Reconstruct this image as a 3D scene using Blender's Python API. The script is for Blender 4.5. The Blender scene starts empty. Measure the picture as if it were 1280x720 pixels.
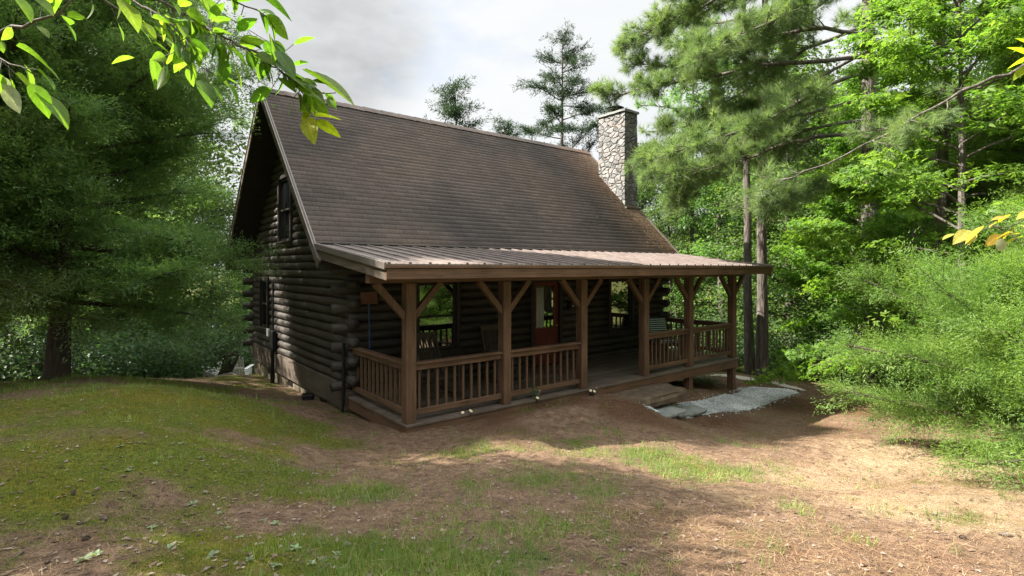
import bpy, math, random
import numpy as np
from mathutils import Vector, Matrix
R = math.radians
S = bpy.context.scene
COL = S.collection
random.seed(7); RNG = np.random.default_rng(7)

# ------------------------------------------------------------------ camera
F, HOR, CAMZ = 662.0, 334.8, 2.384
CAM = np.array([-3.7356, -7.2501, CAMZ])
RT = np.array([0.7828, -0.6223, 0.0]); FW = np.array([0.6223, 0.7828, 0.0])
def ray(px, py): return RT * ((px - 640) / F) + FW + np.array([0, 0, 1.]) * ((HOR - py) / F)
cd = bpy.data.cameras.new('camera'); cam = bpy.data.objects.new('camera', cd); COL.objects.link(cam)
cam.location = CAM; cam.rotation_euler = (R(90), 0, math.atan2(-FW[0], FW[1]))
cd.sensor_width = 36; cd.lens = 36 * F / 1280; cd.shift_y = -(360 - HOR) / 1280
cd.clip_start = .05; cd.clip_end = 3000
S.camera = cam
S.render.resolution_x, S.render.resolution_y = 1024, 576

# ------------------------------------------------------------------ light
SUN = Vector((-.55, .45, .70)).normalized()          # towards the sun: left of the picture
ELEV = math.asin(SUN.z); AZ = math.atan2(SUN.x, SUN.y)
w = bpy.data.worlds.new('World'); S.world = w; w.use_nodes = True
nt = w.node_tree; nt.nodes.clear()
def wn(t, **k):
    n = nt.nodes.new(t)
    for a, b in k.items(): setattr(n, a, b)
    return n
sky = wn('ShaderNodeTexSky', sky_type='NISHITA'); sky.sun_disc = False
sky.sun_elevation = ELEV; sky.sun_rotation = AZ; sky.air_density = 1.0; sky.dust_density = 2.0
tc = wn('ShaderNodeTexCoord'); mp = wn('ShaderNodeMapping'); mp.inputs['Scale'].default_value = (1, 1, 2.2)
mp.inputs['Location'].default_value = (.35, .1, .2)
n1 = wn('ShaderNodeTexNoise'); n1.inputs['Scale'].default_value = 1.7; n1.inputs['Detail'].default_value = 7; n1.inputs['Roughness'].default_value = .55
cr = wn('ShaderNodeValToRGB'); cr.color_ramp.elements[0].position = .10; cr.color_ramp.elements[1].position = .34
n2 = wn('ShaderNodeTexNoise'); n2.inputs['Scale'].default_value = 2.3; n2.inputs['Detail'].default_value = 6
cr2 = wn('ShaderNodeValToRGB'); cr2.color_ramp.elements[0].position = .36; cr2.color_ramp.elements[1].position = .50
cr2.color_ramp.elements[0].color = (3.5, 3.6, 3.68, 1); cr2.color_ramp.elements[1].color = (3.72, 3.80, 3.84, 1)
mx = wn('ShaderNodeMixRGB'); bg = wn('ShaderNodeBackground'); bg.inputs['Strength'].default_value = .063; wo = wn('ShaderNodeOutputWorld')
L = nt.links.new
L(tc.outputs['Generated'], mp.inputs[0]); L(mp.outputs[0], n1.inputs['Vector']); L(mp.outputs[0], n2.inputs['Vector'])
L(n1.outputs['Fac'], cr.inputs[0]); L(n2.outputs['Fac'], cr2.inputs[0])
L(cr.outputs[0], mx.inputs[0]); L(sky.outputs[0], mx.inputs[1]); L(cr2.outputs[0], mx.inputs[2])
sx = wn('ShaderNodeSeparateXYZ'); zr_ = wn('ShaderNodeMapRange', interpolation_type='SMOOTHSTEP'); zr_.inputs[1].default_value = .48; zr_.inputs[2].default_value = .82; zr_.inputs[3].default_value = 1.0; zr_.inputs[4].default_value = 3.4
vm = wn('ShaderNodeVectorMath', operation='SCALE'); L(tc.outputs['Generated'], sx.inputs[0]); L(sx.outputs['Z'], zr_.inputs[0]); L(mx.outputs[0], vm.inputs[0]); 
cdv = ray(415, 42); cdv = cdv / np.linalg.norm(cdv); dp = wn('ShaderNodeVectorMath', operation='DOT_PRODUCT'); dp.inputs[1].default_value = tuple(cdv); L(tc.outputs['Generated'], dp.inputs[0])      # one darker cloud bank
dm = wn('ShaderNodeMapRange', interpolation_type='SMOOTHSTEP'); dm.inputs[1].default_value = .982; dm.inputs[2].default_value = .999; L(dp.outputs['Value'], dm.inputs[0]); n5 = wn('ShaderNodeTexNoise'); n5.inputs['Scale'].default_value = 9; n5.inputs['Detail'].default_value = 6; L(mp.outputs[0], n5.inputs['Vector'])
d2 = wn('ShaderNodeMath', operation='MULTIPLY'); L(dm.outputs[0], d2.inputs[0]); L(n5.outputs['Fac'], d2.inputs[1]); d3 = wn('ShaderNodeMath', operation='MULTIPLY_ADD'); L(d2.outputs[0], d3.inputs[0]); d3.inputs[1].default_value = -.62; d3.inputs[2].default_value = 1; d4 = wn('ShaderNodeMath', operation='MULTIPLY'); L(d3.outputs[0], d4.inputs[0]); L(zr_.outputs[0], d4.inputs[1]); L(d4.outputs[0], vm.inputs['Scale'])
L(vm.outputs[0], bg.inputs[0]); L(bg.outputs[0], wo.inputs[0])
sl = bpy.data.lights.new('sun', 'SUN'); sl.energy = 5.0; sl.angle = R(.55); sl.color = (1, .93, .82)
so = bpy.data.objects.new('sun', sl); COL.objects.link(so); so.rotation_euler = SUN.to_track_quat('Z', 'Y').to_euler(); so.location = (-20, 5, 30)
vs = S.view_settings; vs.view_transform = 'Standard'; vs.look = 'None'; vs.gamma = 1; vs.exposure = 2.05; vs.use_curve_mapping = False
cy = S.cycles
cy.use_denoising = True; cy.denoising_prefilter = 'NONE'
cy.max_bounces = 7; cy.diffuse_bounces = 4; cy.glossy_bounces = 3; cy.transmission_bounces = 4; cy.transparent_max_bounces = 4
cy.sample_clamp_indirect = 6

# ------------------------------------------------------------------ helpers: projection
def at(px, py, Z): return CAM + ray(px, py) * Z
def on(px, py, ax, c):
    d = ray(px, py); return CAM + d * ((c - CAM[ax]) / d[ax])

# ------------------------------------------------------------------ helpers: objects
def tag(o, label, cat, group=None, kind=None):
    if label: o['label'] = label
    if cat: o['category'] = cat
    if group: o['group'] = group
    if kind: o['kind'] = kind
    return o
def thing(name, label, cat, loc=(0, 0, 0), rz=0, group=None):
    o = bpy.data.objects.new(name, None); COL.objects.link(o); o.empty_display_size = .2
    o.location = loc; o.rotation_euler = (0, 0, rz)
    return tag(o, label, cat, group)
def copy_tree(o, parent=None):
    c = o.copy(); COL.objects.link(c); c.parent = parent
    for ch in list(o.children): copy_tree(ch, c)
    return c
def npmesh(name, V, Fc, mat, parent=None, smooth=False, attr=None):
    """V (n,3) array, Fc (m,k) array of same-size polygons or list of such arrays"""
    V = np.asarray(V, dtype=np.float32)
    if not isinstance(Fc, list): Fc = [Fc]
    Fc = [np.asarray(f, dtype=np.int32) for f in Fc if len(f)]
    me = bpy.data.meshes.new(name)
    me.vertices.add(len(V)); me.vertices.foreach_set('co', V.ravel())
    tot = np.concatenate([np.full(len(f), f.shape[1], np.int32) for f in Fc])
    idx = np.concatenate([f.ravel() for f in Fc])
    me.loops.add(len(idx)); me.loops.foreach_set('vertex_index', idx)
    me.polygons.add(len(tot))
    me.polygons.foreach_set('loop_start', np.concatenate([[0], np.cumsum(tot)[:-1]]).astype(np.int32))
    me.polygons.foreach_set('loop_total', tot)
    if smooth: me.polygons.foreach_set('use_smooth', np.ones(len(tot), bool))
    if attr is not None:
        a = me.color_attributes.new('zone', 'FLOAT_COLOR', 'POINT'); a.data.foreach_set('color', np.asarray(attr, np.float32).ravel())
    me.update(calc_edges=True)
    me.materials.append(mat)
    o = bpy.data.objects.new(name, me); COL.objects.link(o); o.parent = parent
    return o
class MB:
    def __init__(s): s.v = []; s.f = []; s.n = 0
    def add(s, V, Fs):
        for f in Fs: s.f.append([i + s.n for i in f])
        s.v += [tuple(p) for p in V]; s.n += len(V); return s
    def box(s, x0, x1, y0, y1, z0, z1):
        V = [(x, y, z) for z in (z0, z1) for y in (y0, y1) for x in (x0, x1)]
        return s.add(V, [(0, 2, 3, 1), (4, 5, 7, 6), (0, 1, 5, 4), (2, 6, 7, 3), (0, 4, 6, 2), (1, 3, 7, 5)])
    def bar(s, p, q, wd, ht, up=(0, 0, 1)):
        p = Vector(p); q = Vector(q); d = (q - p).normalized(); up = Vector(up)
        if abs(d.dot(up)) > .98: up = Vector((0, 1, 0))
        sd = d.cross(up).normalized(); u2 = sd.cross(d)
        V = []
        for c in (p, q):
            for a, b in ((-1, -1), (1, -1), (1, 1), (-1, 1)): V.append(c + sd * a * wd / 2 + u2 * b * ht / 2)
        return s.add(V, [(0, 1, 2, 3), (7, 6, 5, 4), (0, 4, 5, 1), (1, 5, 6, 2), (2, 6, 7, 3), (3, 7, 4, 0)])
    def tube(s, pts, rad, seg=8, cap=True, jit=0, rnd=random):
        pts = [Vector(p) for p in pts]; n = len(pts)
        if not hasattr(rad, '__len__'): rad = [rad] * n
        V = []; ref = Vector((0.13, .31, .94))
        for i, p in enumerate(pts):
            d = (pts[min(i + 1, n - 1)] - pts[max(i - 1, 0)]).normalized()
            r0 = ref if abs(d.dot(ref)) < .95 else Vector((1, 0, 0))
            a = d.cross(r0).normalized(); b = d.cross(a)
            for k in range(seg):
                t = 2 * math.pi * k / seg; rr = rad[i] * (1 + (rnd.uniform(-jit, jit) if jit else 0))
                V.append(p + a * math.cos(t) * rr + b * math.sin(t) * rr)
        Fs = [(i * seg + k, i * seg + (k + 1) % seg, (i + 1) * seg + (k + 1) % seg, (i + 1) * seg + k) for i in range(n - 1) for k in range(seg)]
        if cap: Fs += [tuple(range(seg))[::-1], tuple((n - 1) * seg + k for k in range(seg))]
        return s.add(V, Fs)
    def lathe(s, prof, c=(0, 0, 0), seg=16, jit=0, squash=1):
        V = []
        for r, z in prof:
            for k in range(seg):
                t = 2 * math.pi * k / seg; rr = r * (1 + random.uniform(-jit, jit))
                V.append((c[0] + rr * math.cos(t), c[1] + rr * math.sin(t) * squash, c[2] + z))
        n = len(prof)
        Fs = [(i * seg + k, i * seg + (k + 1) % seg, (i + 1) * seg + (k + 1) % seg, (i + 1) * seg + k) for i in range(n - 1) for k in range(seg)]
        Fs += [tuple(range(seg))[::-1], tuple((n - 1) * seg + k for k in range(seg))]
        return s.add(V, Fs)
    def build(s, name, mat, parent=None, bevel=0, smooth=False):
        me = bpy.data.meshes.new(name); me.from_pydata(s.v, [], s.f); me.materials.append(mat)
        if smooth: me.polygons.foreach_set('use_smooth', [True] * len(me.polygons))
        o = bpy.data.objects.new(name, me); COL.objects.link(o); o.parent = parent
        if bevel:
            m = o.modifiers.new('bevel', 'BEVEL'); m.width = bevel; m.segments = 1; m.limit_method = 'ANGLE'
        return o

# ------------------------------------------------------------------ materials
def newmat(name):
    m = bpy.data.materials.new(name); m.use_nodes = True; t = m.node_tree
    b = t.nodes['Principled BSDF']; return m, t, b
def N(t, typ, **k):
    n = t.nodes.new(typ)
    for a, b in k.items(): setattr(n, a, b)
    return n
def ramp(t, stops):
    r = N(t, 'ShaderNodeValToRGB'); e = r.color_ramp.elements
    while len(e) < len(stops): e.new(.5)
    for i, (p, c) in enumerate(stops): e[i].position = p; e[i].color = (*c, 1)
    return r
def surf(name, stops, scale=(6, 6, 6), rough=.8, bump=.3, bscale=None, detail=8, metallic=0, spec=.3, dist=.01, nrough=.65, island=0):
    m, t, b = newmat(name); l = t.links.new
    tc = N(t, 'ShaderNodeTexCoord'); mp = N(t, 'ShaderNodeMapping'); mp.inputs['Scale'].default_value = scale
    n = N(t, 'ShaderNodeTexNoise'); n.inputs['Scale'].default_value = 1; n.inputs['Detail'].default_value = detail; n.inputs['Roughness'].default_value = nrough
    r = ramp(t, stops)
    l(tc.outputs['Object'], mp.inputs[0]); l(mp.outputs[0], n.inputs['Vector']); l(n.outputs['Fac'], r.inputs[0]); l(r.outputs[0], b.inputs['Base Color'])
    if island:
        gi = N(t, 'ShaderNodeNewGeometry'); hv = N(t, 'ShaderNodeHueSaturation'); mi = N(t, 'ShaderNodeMapRange'); mi.inputs[3].default_value = 1 - island; mi.inputs[4].default_value = 1 + island; l(gi.outputs['Random Per Island'], mi.inputs[0]); l(mi.outputs[0], hv.inputs['Value'])
        nw = N(t, 'ShaderNodeTexNoise'); nw.inputs['Scale'].default_value = 1.7; nw.inputs['Detail'].default_value = 5; l(tc.outputs['Object'], nw.inputs['Vector']); ms_ = N(t, 'ShaderNodeMapRange'); ms_.inputs[1].default_value = .3; ms_.inputs[2].default_value = .7; ms_.inputs[3].default_value = .72; ms_.inputs[4].default_value = 1.25; l(nw.outputs['Fac'], ms_.inputs[0])
        mv = N(t, 'ShaderNodeVectorMath', operation='SCALE'); l(r.outputs[0], mv.inputs[0]); l(ms_.outputs[0], mv.inputs['Scale']); l(mv.outputs[0], hv.inputs['Color']); l(hv.outputs[0], b.inputs['Base Color'])
    b.inputs['Roughness'].default_value = rough; b.inputs['Metallic'].default_value = metallic; b.inputs['Specular IOR Level'].default_value = spec
    if bump:
        n3 = N(t, 'ShaderNodeTexNoise'); n3.inputs['Scale'].default_value = bscale or 3; n3.inputs['Detail'].default_value = 6
        bp = N(t, 'ShaderNodeBump'); bp.inputs['Strength'].default_value = bump; bp.inputs['Distance'].default_value = dist
        l(mp.outputs[0], n3.inputs['Vector']); l(n3.outputs['Fac'], bp.inputs['Height']); l(bp.outputs[0], b.inputs['Normal'])
    return m
def wood(name, c1, c2, axis, rough=.6, spec=.3, bump=.35):
    sc = [38, 38, 38]; sc['xyz'.index(axis)] = 1.6
    c0 = tuple(x * .42 for x in c1)
    return surf(name, [(.25, c0), (.45, c1), (.7, c2)], tuple(sc), rough, bump, 1.2, spec=spec, dist=.006, island=.22)
def leafmat(name, cols, trans=.45, rough=.55, tcol=1.5, obj=.25, veins=False):
    m, t, b = newmat(name); l = t.links.new
    g = N(t, 'ShaderNodeNewGeometry'); r = ramp(t, [(i / (len(cols) - 1) if len(cols) > 1 else 0, c) for i, c in enumerate(cols)])
    oi = N(t, 'ShaderNodeObjectInfo'); hs = N(t, 'ShaderNodeHueSaturation')
    ma = N(t, 'ShaderNodeMapRange'); ma.inputs[3].default_value = 1 - obj; ma.inputs[4].default_value = 1 + obj
    mh = N(t, 'ShaderNodeMapRange'); mh.inputs[3].default_value = .485; mh.inputs[4].default_value = .515
    l(oi.outputs['Random'], ma.inputs[0]); l(oi.outputs['Random'], mh.inputs[0]); l(ma.outputs[0], hs.inputs['Value']); l(mh.outputs[0], hs.inputs['Hue'])
    l(g.outputs['Random Per Island'], r.inputs[0]); l(r.outputs[0], hs.inputs['Color']); l(hs.outputs[0], b.inputs['Base Color'])
    b.inputs['Roughness'].default_value = rough; b.inputs['Specular IOR Level'].default_value = .35
    tc = N(t, 'ShaderNodeTexCoord'); nn = N(t, 'ShaderNodeTexNoise'); nn.inputs['Scale'].default_value = 1.6; nn.inputs['Detail'].default_value = 3; l(tc.outputs['Object'], nn.inputs['Vector'])
    h2 = N(t, 'ShaderNodeHueSaturation'); m2 = N(t, 'ShaderNodeMapRange'); m2.inputs[1].default_value = .3; m2.inputs[2].default_value = .7; m2.inputs[3].default_value = .72; m2.inputs[4].default_value = 1.28; m3 = N(t, 'ShaderNodeMapRange'); m3.inputs[1].default_value = .3; m3.inputs[2].default_value = .7; m3.inputs[3].default_value = .515; m3.inputs[4].default_value = .485
    l(nn.outputs['Fac'], m2.inputs[0]); l(nn.outputs['Fac'], m3.inputs[0]); l(m2.outputs[0], h2.inputs['Value']); l(m3.outputs[0], h2.inputs['Hue']); l(hs.outputs[0], h2.inputs['Color']); l(h2.outputs[0], b.inputs['Base Color']); hs = h2
    if veins:
        va = N(t, 'ShaderNodeVertexColor'); va.layer_name = 'zone'; sx_ = N(t, 'ShaderNodeSeparateColor'); l(va.outputs['Color'], sx_.inputs[0])
        ma1 = N(t, 'ShaderNodeMath', operation='MULTIPLY_ADD'); l(sx_.outputs[0], ma1.inputs[0]); ma1.inputs[1].default_value = -2.2; ma2 = N(t, 'ShaderNodeMath', operation='MULTIPLY'); l(sx_.outputs[1], ma2.inputs[0]); ma2.inputs[1].default_value = 8; l(ma2.outputs[0], ma1.inputs[2])
        fr = N(t, 'ShaderNodeMath', operation='FRACT'); l(ma1.outputs[0], fr.inputs[0]); rv = ramp(t, [(0, (.62, .66, .5)), (.10, (1, 1, 1)), (.9, (1.05, 1.05, 1.0)), (1, (.62, .66, .5))]); l(fr.outputs[0], rv.inputs[0]); rm = ramp(t, [(0, (1.5, 1.35, 1.6)), (.07, (1.3, 1.2, 1.3)), (.12, (1, 1, 1))]); l(sx_.outputs[0], rm.inputs[0])
        sp_ = N(t, 'ShaderNodeTexNoise'); sp_.inputs['Scale'].default_value = 70; l(tc.outputs['Object'], sp_.inputs['Vector']); rs = ramp(t, [(.3, (.72, .74, .7)), (.5, (1, 1, 1)), (.7, (1.12, 1.08, 1))]); l(sp_.outputs['Fac'], rs.inputs[0])
        cur = h2.outputs[0]
        for q in (rv, rm, rs):
            mu = N(t, 'ShaderNodeMixRGB', blend_type='MULTIPLY'); mu.inputs[0].default_value = 1; l(cur, mu.inputs[1]); l(q.outputs[0], mu.inputs[2]); cur = mu.outputs[0]
        l(cur, b.inputs['Base Color']); hs = mu
    tr = N(t, 'ShaderNodeBsdfTranslucent'); mc = N(t, 'ShaderNodeMixRGB', blend_type='MULTIPLY'); mc.inputs[0].default_value = 1
    mc.inputs[2].default_value = (tcol * 1.05, tcol * 1.1, tcol * .55, 1)
    l(hs.outputs[0], mc.inputs[1]); l(mc.outputs[0], tr.inputs[0])
    ms = N(t, 'ShaderNodeMixShader'); ms.inputs[0].default_value = trans
    l(b.outputs[0], ms.inputs[1]); l(tr.outputs[0], ms.inputs[2]); l(ms.outputs[0], t.nodes['Material Output'].inputs[0])
    return m
M = {}
for ax in 'xyz':
    M['log' + ax] = wood('dark stained log ' + ax, (.035, .029, .0245), (.070, .058, .049), ax, .62, .3)
    M['brown' + ax] = wood('brown stained timber ' + ax, (.088, .049, .029), (.136, .078, .047), ax, .6)
    M['skirt' + ax] = wood('weathered board ' + ax, (.072, .056, .043), (.120, .095, .074), ax, .8)
    M['chair' + ax] = wood('dark chair wood ' + ax, (.045, .032, .026), (.085, .062, .05), ax, .5)
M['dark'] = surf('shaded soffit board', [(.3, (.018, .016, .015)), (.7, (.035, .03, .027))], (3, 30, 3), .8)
M['conc'] = surf('foundation block', [(.3, (.11, .09, .064)), (.55, (.19, .16, .115)), (.75, (.25, .21, .16))], (5, 5, 5), .9, .5, 20)
M['deck'] = surf('deck boards', [(.3, (.075, .057, .045)), (.55, (.125, .098, .078)), (.8, (.165, .13, .105))], (1.6, 30, 30), .65, .3, 1.2, island=.2)
M['trim'] = surf('dark window trim', [(.3, (.020, .017, .016)), (.7, (.042, .034, .03))], (8, 8, 8), .55, .2)
M['red'] = surf('red painted door', [(.3, (.105, .020, .018)), (.7, (.15, .032, .027))], (5, 5, 2), .4, .15)
M['black'] = surf('black metal', [(.3, (.012, .012, .013)), (.7, (.03, .03, .031))], (9, 9, 9), .4, .15, metallic=.5)
M['brass'] = surf('worn brass', [(.3, (.35, .25, .11)), (.7, (.55, .42, .2))], (30, 30, 30), .3, .1, metallic=1)
M['white'] = surf('white plastic', [(.3, (.6, .6, .58)), (.7, (.78, .78, .76))], (9, 9, 9), .4, .1)
M['curtain'] = surf('pale curtain', [(.35, (.34, .36, .33)), (.6, (.55, .56, .52))], (60, 6, 2), .8, .3)
M['metal'] = surf('brown metal roofing', [(.3, (.13, .106, .097)), (.5, (.20, .165, .152)), (.72, (.26, .217, .20))], (1.6, 4, 4), .45, .12, 8, metallic=.35, spec=.5)
M['metaltrim'] = surf('grey brown metal trim', [(.3, (.10, .085, .077)), (.7, (.17, .145, .133))], (3, 3, 3), .45, .1, metallic=.3, spec=.5)
M['bark'] = surf('ridged grey bark', [(.3, (.035, .029, .025)), (.5, (.095, .08, .07)), (.72, (.19, .168, .148))], (14, 14, 2.6), .9, 1.0, 1.6, dist=.04)
M['barkd'] = surf('dark cedar bark', [(.3, (.03, .022, .018)), (.55, (.075, .056, .046)), (.75, (.12, .095, .08))], (22, 22, 1.8), .9, 1.0, 1.4, dist=.03)
M['twig'] = surf('twig bark', [(.3, (.05, .04, .034)), (.7, (.12, .10, .085))], (30, 30, 30), .85, .3)
M['stone'] = surf('rough brown step stone', [(.3, (.06, .042, .028)), (.55, (.125, .09, .06)), (.75, (.19, .145, .10))], (5, 5, 5), .9, .8, 8, dist=.02)
M['paver'] = surf('blue grey flagstone', [(.3, (.14, .15, .14)), (.7, (.26, .27, .255))], (7, 7, 7), .85, .5, 12)
M['gravelbase'] = surf('gravel fines', [(.3, (.16, .17, .175)), (.5, (.34, .36, .37)), (.7, (.52, .54, .54))], (60, 60, 60), .9, .8, 2)
M['path'] = surf('pale concrete path', [(.3, (.36, .32, .27)), (.7, (.52, .47, .41))], (4, 4, 4), .9, .4, 20)
M['cut'] = surf('pale cut wood', [(.3, (.62, .50, .30)), (.7, (.8, .68, .45))], (40, 40, 40), .7, .2)
M['blue'] = surf('blue painted handle', [(.3, (.02, .05, .14)), (.7, (.035, .08, .2))], (9, 9, 2), .4, .1)
M['bristle'] = surf('red brown bristle', [(.3, (.10, .045, .03)), (.7, (.19, .09, .06))], (60, 60, 4), .9, .8, 2)
M['cone'] = surf('pine cone scales', [(.3, (.05, .035, .026)), (.7, (.16, .12, .09))], (50, 50, 50), .85, .3)
M['conel'] = surf('bleached pine cone scales', [(.3, (.10, .08, .065)), (.7, (.24, .20, .17))], (50, 50, 50), .85, .3)
def glassy(name, col):
    m, t, b = newmat(name); b.inputs['Base Color'].default_value = (*col, 1); b.inputs['Roughness'].default_value = .015
    b.inputs['Specular IOR Level'].default_value = 1.0; b.inputs['IOR'].default_value = 2.1
    n = N(t, 'ShaderNodeTexNoise'); n.inputs['Scale'].default_value = 1.3; bp = N(t, 'ShaderNodeBump'); bp.inputs['Strength'].default_value = .03; bp.inputs['Distance'].default_value = .05
    tc = N(t, 'ShaderNodeTexCoord'); t.links.new(tc.outputs['Object'], n.inputs['Vector']); t.links.new(n.outputs['Fac'], bp.inputs['Height']); t.links.new(bp.outputs[0], b.inputs['Normal'])
    return m
M['glass'] = glassy('dark window glass', (.006, .007, .008))
def stripemat():
    m, t, b = newmat('striped cushion cloth'); l = t.links.new
    tc = N(t, 'ShaderNodeTexCoord'); wv = N(t, 'ShaderNodeTexWave'); wv.bands_direction = 'Z'; wv.inputs['Scale'].default_value = 5.5; wv.inputs['Distortion'].default_value = .3
    r = ramp(t, [(.3, (.02, .06, .07)), (.5, (.10, .25, .27)), (.7, (.55, .6, .58))])
    l(tc.outputs['Object'], wv.inputs['Vector']); l(wv.outputs['Fac'], r.inputs[0]); l(r.outputs[0], b.inputs['Base Color']); b.inputs['Roughness'].default_value = .9
    return m
M['stripe'] = stripemat()
def shinglemat():
    m, t, b = newmat('brown asphalt shingle'); l = t.links.new
    tc = N(t, 'ShaderNodeTexCoord'); sp = N(t, 'ShaderNodeSeparateXYZ'); cb = N(t, 'ShaderNodeCombineXYZ')
    ml = N(t, 'ShaderNodeMath', operation='MULTIPLY'); ml.inputs[1].default_value = 1.4142
    l(tc.outputs['Object'], sp.inputs[0]); l(sp.outputs['X'], cb.inputs[0]); l(sp.outputs['Z'], ml.inputs[0]); l(ml.outputs[0], cb.inputs[1])
    br = N(t, 'ShaderNodeTexBrick'); br.inputs['Scale'].default_value = 1; br.inputs['Brick Width'].default_value = .31; br.inputs['Row Height'].default_value = .14
    br.inputs['Mortar Size'].default_value = .004; br.inputs['Mortar Smooth'].default_value = .2; br.offset = .37; br.squash = 1
    br.inputs['Color1'].default_value = (.075, .061, .055, 1); br.inputs['Color2'].default_value = (.098, .080, .072, 1); br.inputs['Mortar'].default_value = (.03, .024, .022, 1)
    l(cb.outputs[0], br.inputs['Vector'])
    n = N(t, 'ShaderNodeTexNoise'); n.inputs['Scale'].default_value = 60; n.inputs['Detail'].default_value = 3; l(tc.outputs['Object'], n.inputs['Vector'])
    n2 = N(t, 'ShaderNodeTexNoise'); n2.inputs['Scale'].default_value = .55; n2.inputs['Detail'].default_value = 5; l(tc.outputs['Object'], n2.inputs['Vector'])
    r1 = ramp(t, [(.3, (.6, .6, .6)), (.7, (1.35, 1.33, 1.3))]); l(n.outputs['Fac'], r1.inputs[0])
    r2 = ramp(t, [(.32, (.66, .68, .72)), (.5, (1, 1, 1)), (.72, (1.3, 1.2, 1.1))]); l(n2.outputs['Fac'], r2.inputs[0])
    a = N(t, 'ShaderNodeMixRGB', blend_type='MULTIPLY'); a.inputs[0].default_value = 1; l(br.outputs['Color'], a.inputs[1]); l(r1.outputs[0], a.inputs[2])
    c = N(t, 'ShaderNodeMixRGB', blend_type='MULTIPLY'); c.inputs[0].default_value = 1; l(a.outputs[0], c.inputs[1]); l(r2.outputs[0], c.inputs[2])
    # rusty needle dirt along the right rake
    mr = N(t, 'ShaderNodeMapRange'); mr.inputs[1].default_value = 8.2; mr.inputs[2].default_value = 10.4; l(sp.outputs['X'], mr.inputs[0])
    n4 = N(t, 'ShaderNodeTexNoise'); n4.inputs['Scale'].default_value = 2.2; n4.inputs['Detail'].default_value = 6; l(tc.outputs['Object'], n4.inputs['Vector'])
    mm = N(t, 'ShaderNodeMath', operation='MULTIPLY'); l(mr.outputs[0], mm.inputs[0]); l(n4.outputs['Fac'], mm.inputs[1])
    d = N(t, 'ShaderNodeMixRGB'); l(mm.outputs[0], d.inputs[0]); l(c.outputs[0], d.inputs[1]); d.inputs[2].default_value = (.22, .125, .08, 1)
    l(d.outputs[0], b.inputs['Base Color']); b.inputs['Roughness'].default_value = .88; b.inputs['Specular IOR Level'].default_value = .25
    bp = N(t, 'ShaderNodeBump'); bp.inputs['Strength'].default_value = .6; bp.inputs['Distance'].default_value = .006; l(n.outputs['Fac'], bp.inputs['Height']); l(bp.outputs[0], b.inputs['Normal'])
    return m
M['shingle'] = shinglemat()
def fieldstone():
    m, t, b = newmat('fieldstone masonry'); l = t.links.new
    tc = N(t, 'ShaderNodeTexCoord'); mp = N(t, 'ShaderNodeMapping'); mp.inputs['Scale'].default_value = (4.3, 4.3, 6.0); l(tc.outputs['Object'], mp.inputs[0])
    nz = N(t, 'ShaderNodeTexNoise'); nz.inputs['Scale'].default_value = .8; l(mp.outputs[0], nz.inputs['Vector'])
    va = N(t, 'ShaderNodeVectorMath', operation='ADD'); l(mp.outputs[0], va.inputs[0]); l(nz.outputs['Color'], va.inputs[1])
    v1 = N(t, 'ShaderNodeTexVoronoi', feature='DISTANCE_TO_EDGE'); v1.inputs['Scale'].default_value = 1; l(va.outputs[0], v1.inputs['Vector'])
    v2 = N(t, 'ShaderNodeTexVoronoi'); v2.inputs['Scale'].default_value = 1; l(va.outputs[0], v2.inputs['Vector'])
    sp = N(t, 'ShaderNodeSeparateColor'); l(v2.outputs['Color'], sp.inputs[0])
    r = ramp(t, [(0, (.12, .115, .107)), (.35, (.165, .165, .165)), (.6, (.215, .21, .20)), (.85, (.185, .16, .145)), (1, (.115, .118, .122))]); l(sp.outputs[0], r.inputs[0])
    n = N(t, 'ShaderNodeTexNoise'); n.inputs['Scale'].default_value = 14; n.inputs['Detail'].default_value = 6; l(tc.outputs['Object'], n.inputs['Vector'])
    rn = ramp(t, [(.3, (.65, .65, .65)), (.7, (1.25, 1.25, 1.25))]); l(n.outputs['Fac'], rn.inputs[0])
    a = N(t, 'ShaderNodeMixRGB', blend_type='MULTIPLY'); a.inputs[0].default_value = 1; l(r.outputs[0], a.inputs[1]); l(rn.outputs[0], a.inputs[2])
    re = ramp(t, [(.03, (0, 0, 0)), (.07, (1, 1, 1))]); l(v1.outputs['Distance'], re.inputs[0])
    c = N(t, 'ShaderNodeMixRGB'); l(re.outputs[0], c.inputs[0]); c.inputs[1].default_value = (.115, .113, .108, 1); l(a.outputs[0], c.inputs[2]); l(c.outputs[0], b.inputs['Base Color'])
    re2 = ramp(t, [(.0, (0, 0, 0)), (.16, (1, 1, 1))]); l(v1.outputs['Distance'], re2.inputs[0])
    bp = N(t, 'ShaderNodeBump'); bp.inputs['Strength'].default_value = 1; bp.inputs['Distance'].default_value = .05; l(re2.outputs[0], bp.inputs['Height'])
    b2 = N(t, 'ShaderNodeBump'); b2.inputs['Strength'].default_value = .4; b2.inputs['Distance'].default_value = .02; l(n.outputs['Fac'], b2.inputs['Height']); l(bp.outputs[0], b2.inputs['Normal']); l(b2.outputs[0], b.inputs['Normal'])
    b.inputs['Roughness'].default_value = .9
    return m
M['field'] = fieldstone()
M['cedar'] = leafmat('cedar foliage', [(.10, .175, .066), (.13, .21, .072), (.16, .235, .08), (.12, .20, .09)], .5)
M['darkfir'] = leafmat('dark fir foliage', [(.022, .050, .030), (.035, .07, .038), (.05, .085, .04)], .2)
M['cedarb'] = leafmat('bright cedar foliage', [(.095, .180, .040), (.125, .22, .048), (.165, .255, .06), (.12, .205, .055)], .5)
M['pine'] = leafmat('pine needles', [(.12, .205, .082), (.155, .25, .10), (.195, .28, .125), (.15, .24, .13)], .5, .45)
M['maple'] = leafmat('sunlit broad leaves', [(.075, .145, .022), (.105, .185, .028), (.145, .22, .034), (.095, .175, .032)], .55)
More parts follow.
